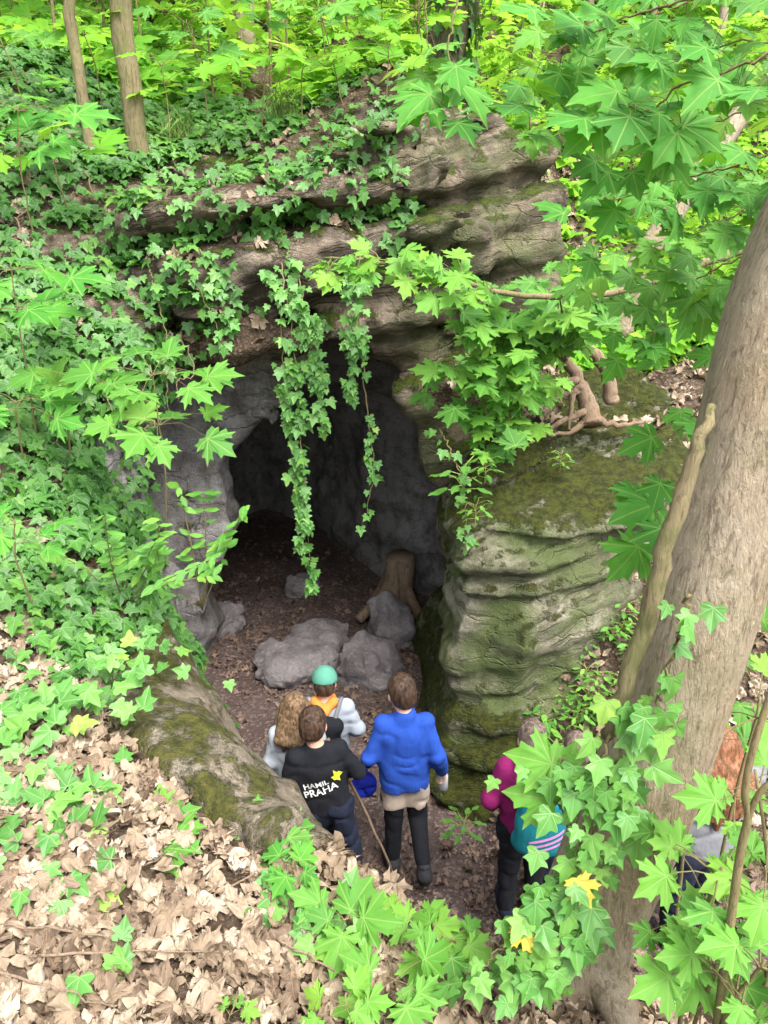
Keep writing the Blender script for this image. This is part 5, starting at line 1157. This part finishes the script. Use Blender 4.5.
# girl with long hair
def c_girl(e):
    J, s, C, infl = e['J'], e['s'], e['C'], e['infl']; o = []
    wr = lambda P: np.minimum.reduce([np.linalg.norm(P - J[w], axis=-1) - .034 * s for w in ('wrL', 'wrR')])
    o.append(('sweater', e.get('top', 'c_grey'), infl(e['tor'] + e['arms'], .010) + coat(J, s, .088, .64, .07) + [C('elL', 'wrL', .05, .038), C('elR', 'wrR', .05, .038)], lambda P: np.maximum.reduce([J['pel'][2] - .04 * s - P[..., 2], nk(P, J['neck'], .01 * s, s), -wr(P) - .01 * s]), .005, None))
    o.append(('trousers', 'c_navy', infl(e['legs'], .018) + [C('hipL', 'hipR', .085, .085), C('pel', 'waist', .085, .08)], lambda P: np.maximum(.05 * s - P[..., 2], P[..., 2] - .80 * s), .008, None))
    return o + shoes(e, 'c_shoe')
gg = at(304, 868, 3.55); gg[2] = .02
person(gg, .1, 1.2, 'girl with long dark blond hair in grey, half hidden by the boy in black', dict(look=(.1, 1, -.2)), c_girl, long_hair('hair_fair', .12, .12))

# child with the teal backpack, and the dark-clothed one beside
def c_mag(e):
    J, s, C, infl = e['J'], e['s'], e['C'], e['infl']; o = []
    wr = lambda P: np.minimum.reduce([np.linalg.norm(P - J[w], axis=-1) - .034 * s for w in ('wrL', 'wrR')])
    o.append(('jacket', 'c_magenta', infl(e['tor'] + e['arms'], .016) + coat(J, s, .085, .62, .065) + [C('elL', 'wrL', .052, .04), C('elR', 'wrR', .052, .04), C('neck', e['hp'](0, -.02, -.08), .062, .06)], lambda P: np.maximum.reduce([J['pel'][2] - .08 * s - P[..., 2], nk(P, J['neck'], .03 * s, s), -wr(P) - .01 * s]), .005, None))
    o.append(('trousers', 'c_black', infl(e['legs'], .016) + [C('hipL', 'hipR', .085, .085), C('pel', 'waist', .085, .08)], lambda P: np.maximum(.05 * s - P[..., 2], P[..., 2] - .80 * s), .008, None))
    return o + shoes(e, 'c_navy')
def ash(e): e['hm'] = 'hair_ash'; return short_hair(e)
mg = at(517, 920, 2.98); mg[2] = .2
pM, eM, sM = person(mg, -.05, 1.26, 'fair-haired child in a magenta jacket and black trousers behind the ivy', dict(look=(-.1, 1, -.3), elL=(-.215, -.02, .90), wrL=(-.2, .1, .76), head=(0, .05, 1.275)), c_mag, ash)
sM_ = 1.26 / 1.4
q = w_of(pM, np.array([.035, -.185, .92]) * sM_); bp = empty('backpack', q, -.05, label='teal backpack with three pink stripes on the child in magenta', cat='backpack')
V, Q = field_mesh([('c', (-.06, 0, .13), (.06, 0, .13), .055, .055), ('c', (-.075, 0, -.13), (.075, 0, -.13), .058, .058), ('e', (0, -.02, .0), (.125, .07, .19)), ('e', (0, -.055, -.08), (.09, .03, .09))], .011, .035)
pk = link('pack', mesh_np('pack', V, Q), M['c_teal'], bp); bv2 = BVHTree.FromPolygons([tuple(v) for v in V], [tuple(int(i) for i in q_) for q_ in Q])
for i in range(3):
    vs, fs = [], []
    for j in range(13):
        u = j / 12
        for w in (0, 1):
            x = -.06 + .17 * u; z = -.135 + .033 * i + .06 * u + .016 * w; h_ = bv2.ray_cast(Vector((x, -.5, z)), Vector((0, 1, 0))); vs.append((x, (h_[0].y if h_[0] else 0) - .003, z))
    me = bpy.data.meshes.new('stripe'); me.from_pydata(vs, [], [(2 * j, 2 * j + 2, 2 * j + 3, 2 * j + 1) for j in range(12)]); link('stripe', me, M['c_pink'], pk)
for sg in (-1, 1): Tubes().add(curve([(sg * .07, .0, .18), (sg * .095, .09, .25), (sg * .11, .19, .24), (sg * .12, .24, .12)], 12), .015, 6).build('strap', M['c_teal'], bp)
def c_dark(e):
    o = c_girl(e); return [(n_, 'c_purple' if n_ == 'sweater' else m_, a, b_, c, d) for n_, m_, a, b_, c, d in o]
dk = at(556, 925, 3.02); dk[2] = .2
person(dk, -.1, 1.16, 'child in dark clothes beside the one with the teal backpack, mostly behind ivy', dict(look=(-.2, 1, -.3)), c_dark, ash)
# red-haired one behind the trunk
rd = at(676, 960, 2.78); rd[2] = .18
def c_pale(e): return [(n_, 'c_pale' if n_ == 'sweater' else m_, a, b_, c, d) for n_, m_, a, b_, c, d in c_girl(e)]
person(rd, .25, 1.42, 'person with long red-brown hair, raising a hand behind the thick trunk', dict(look=(-.2, 1, -.2), elR=(.29, .06, 1.02), wrR=(.29, .10, 1.20), handR=(.05, .1, 1), thumbR=(-1, 0, .2), curlR=.3), c_pale, long_hair('hair_red', .2, .13))
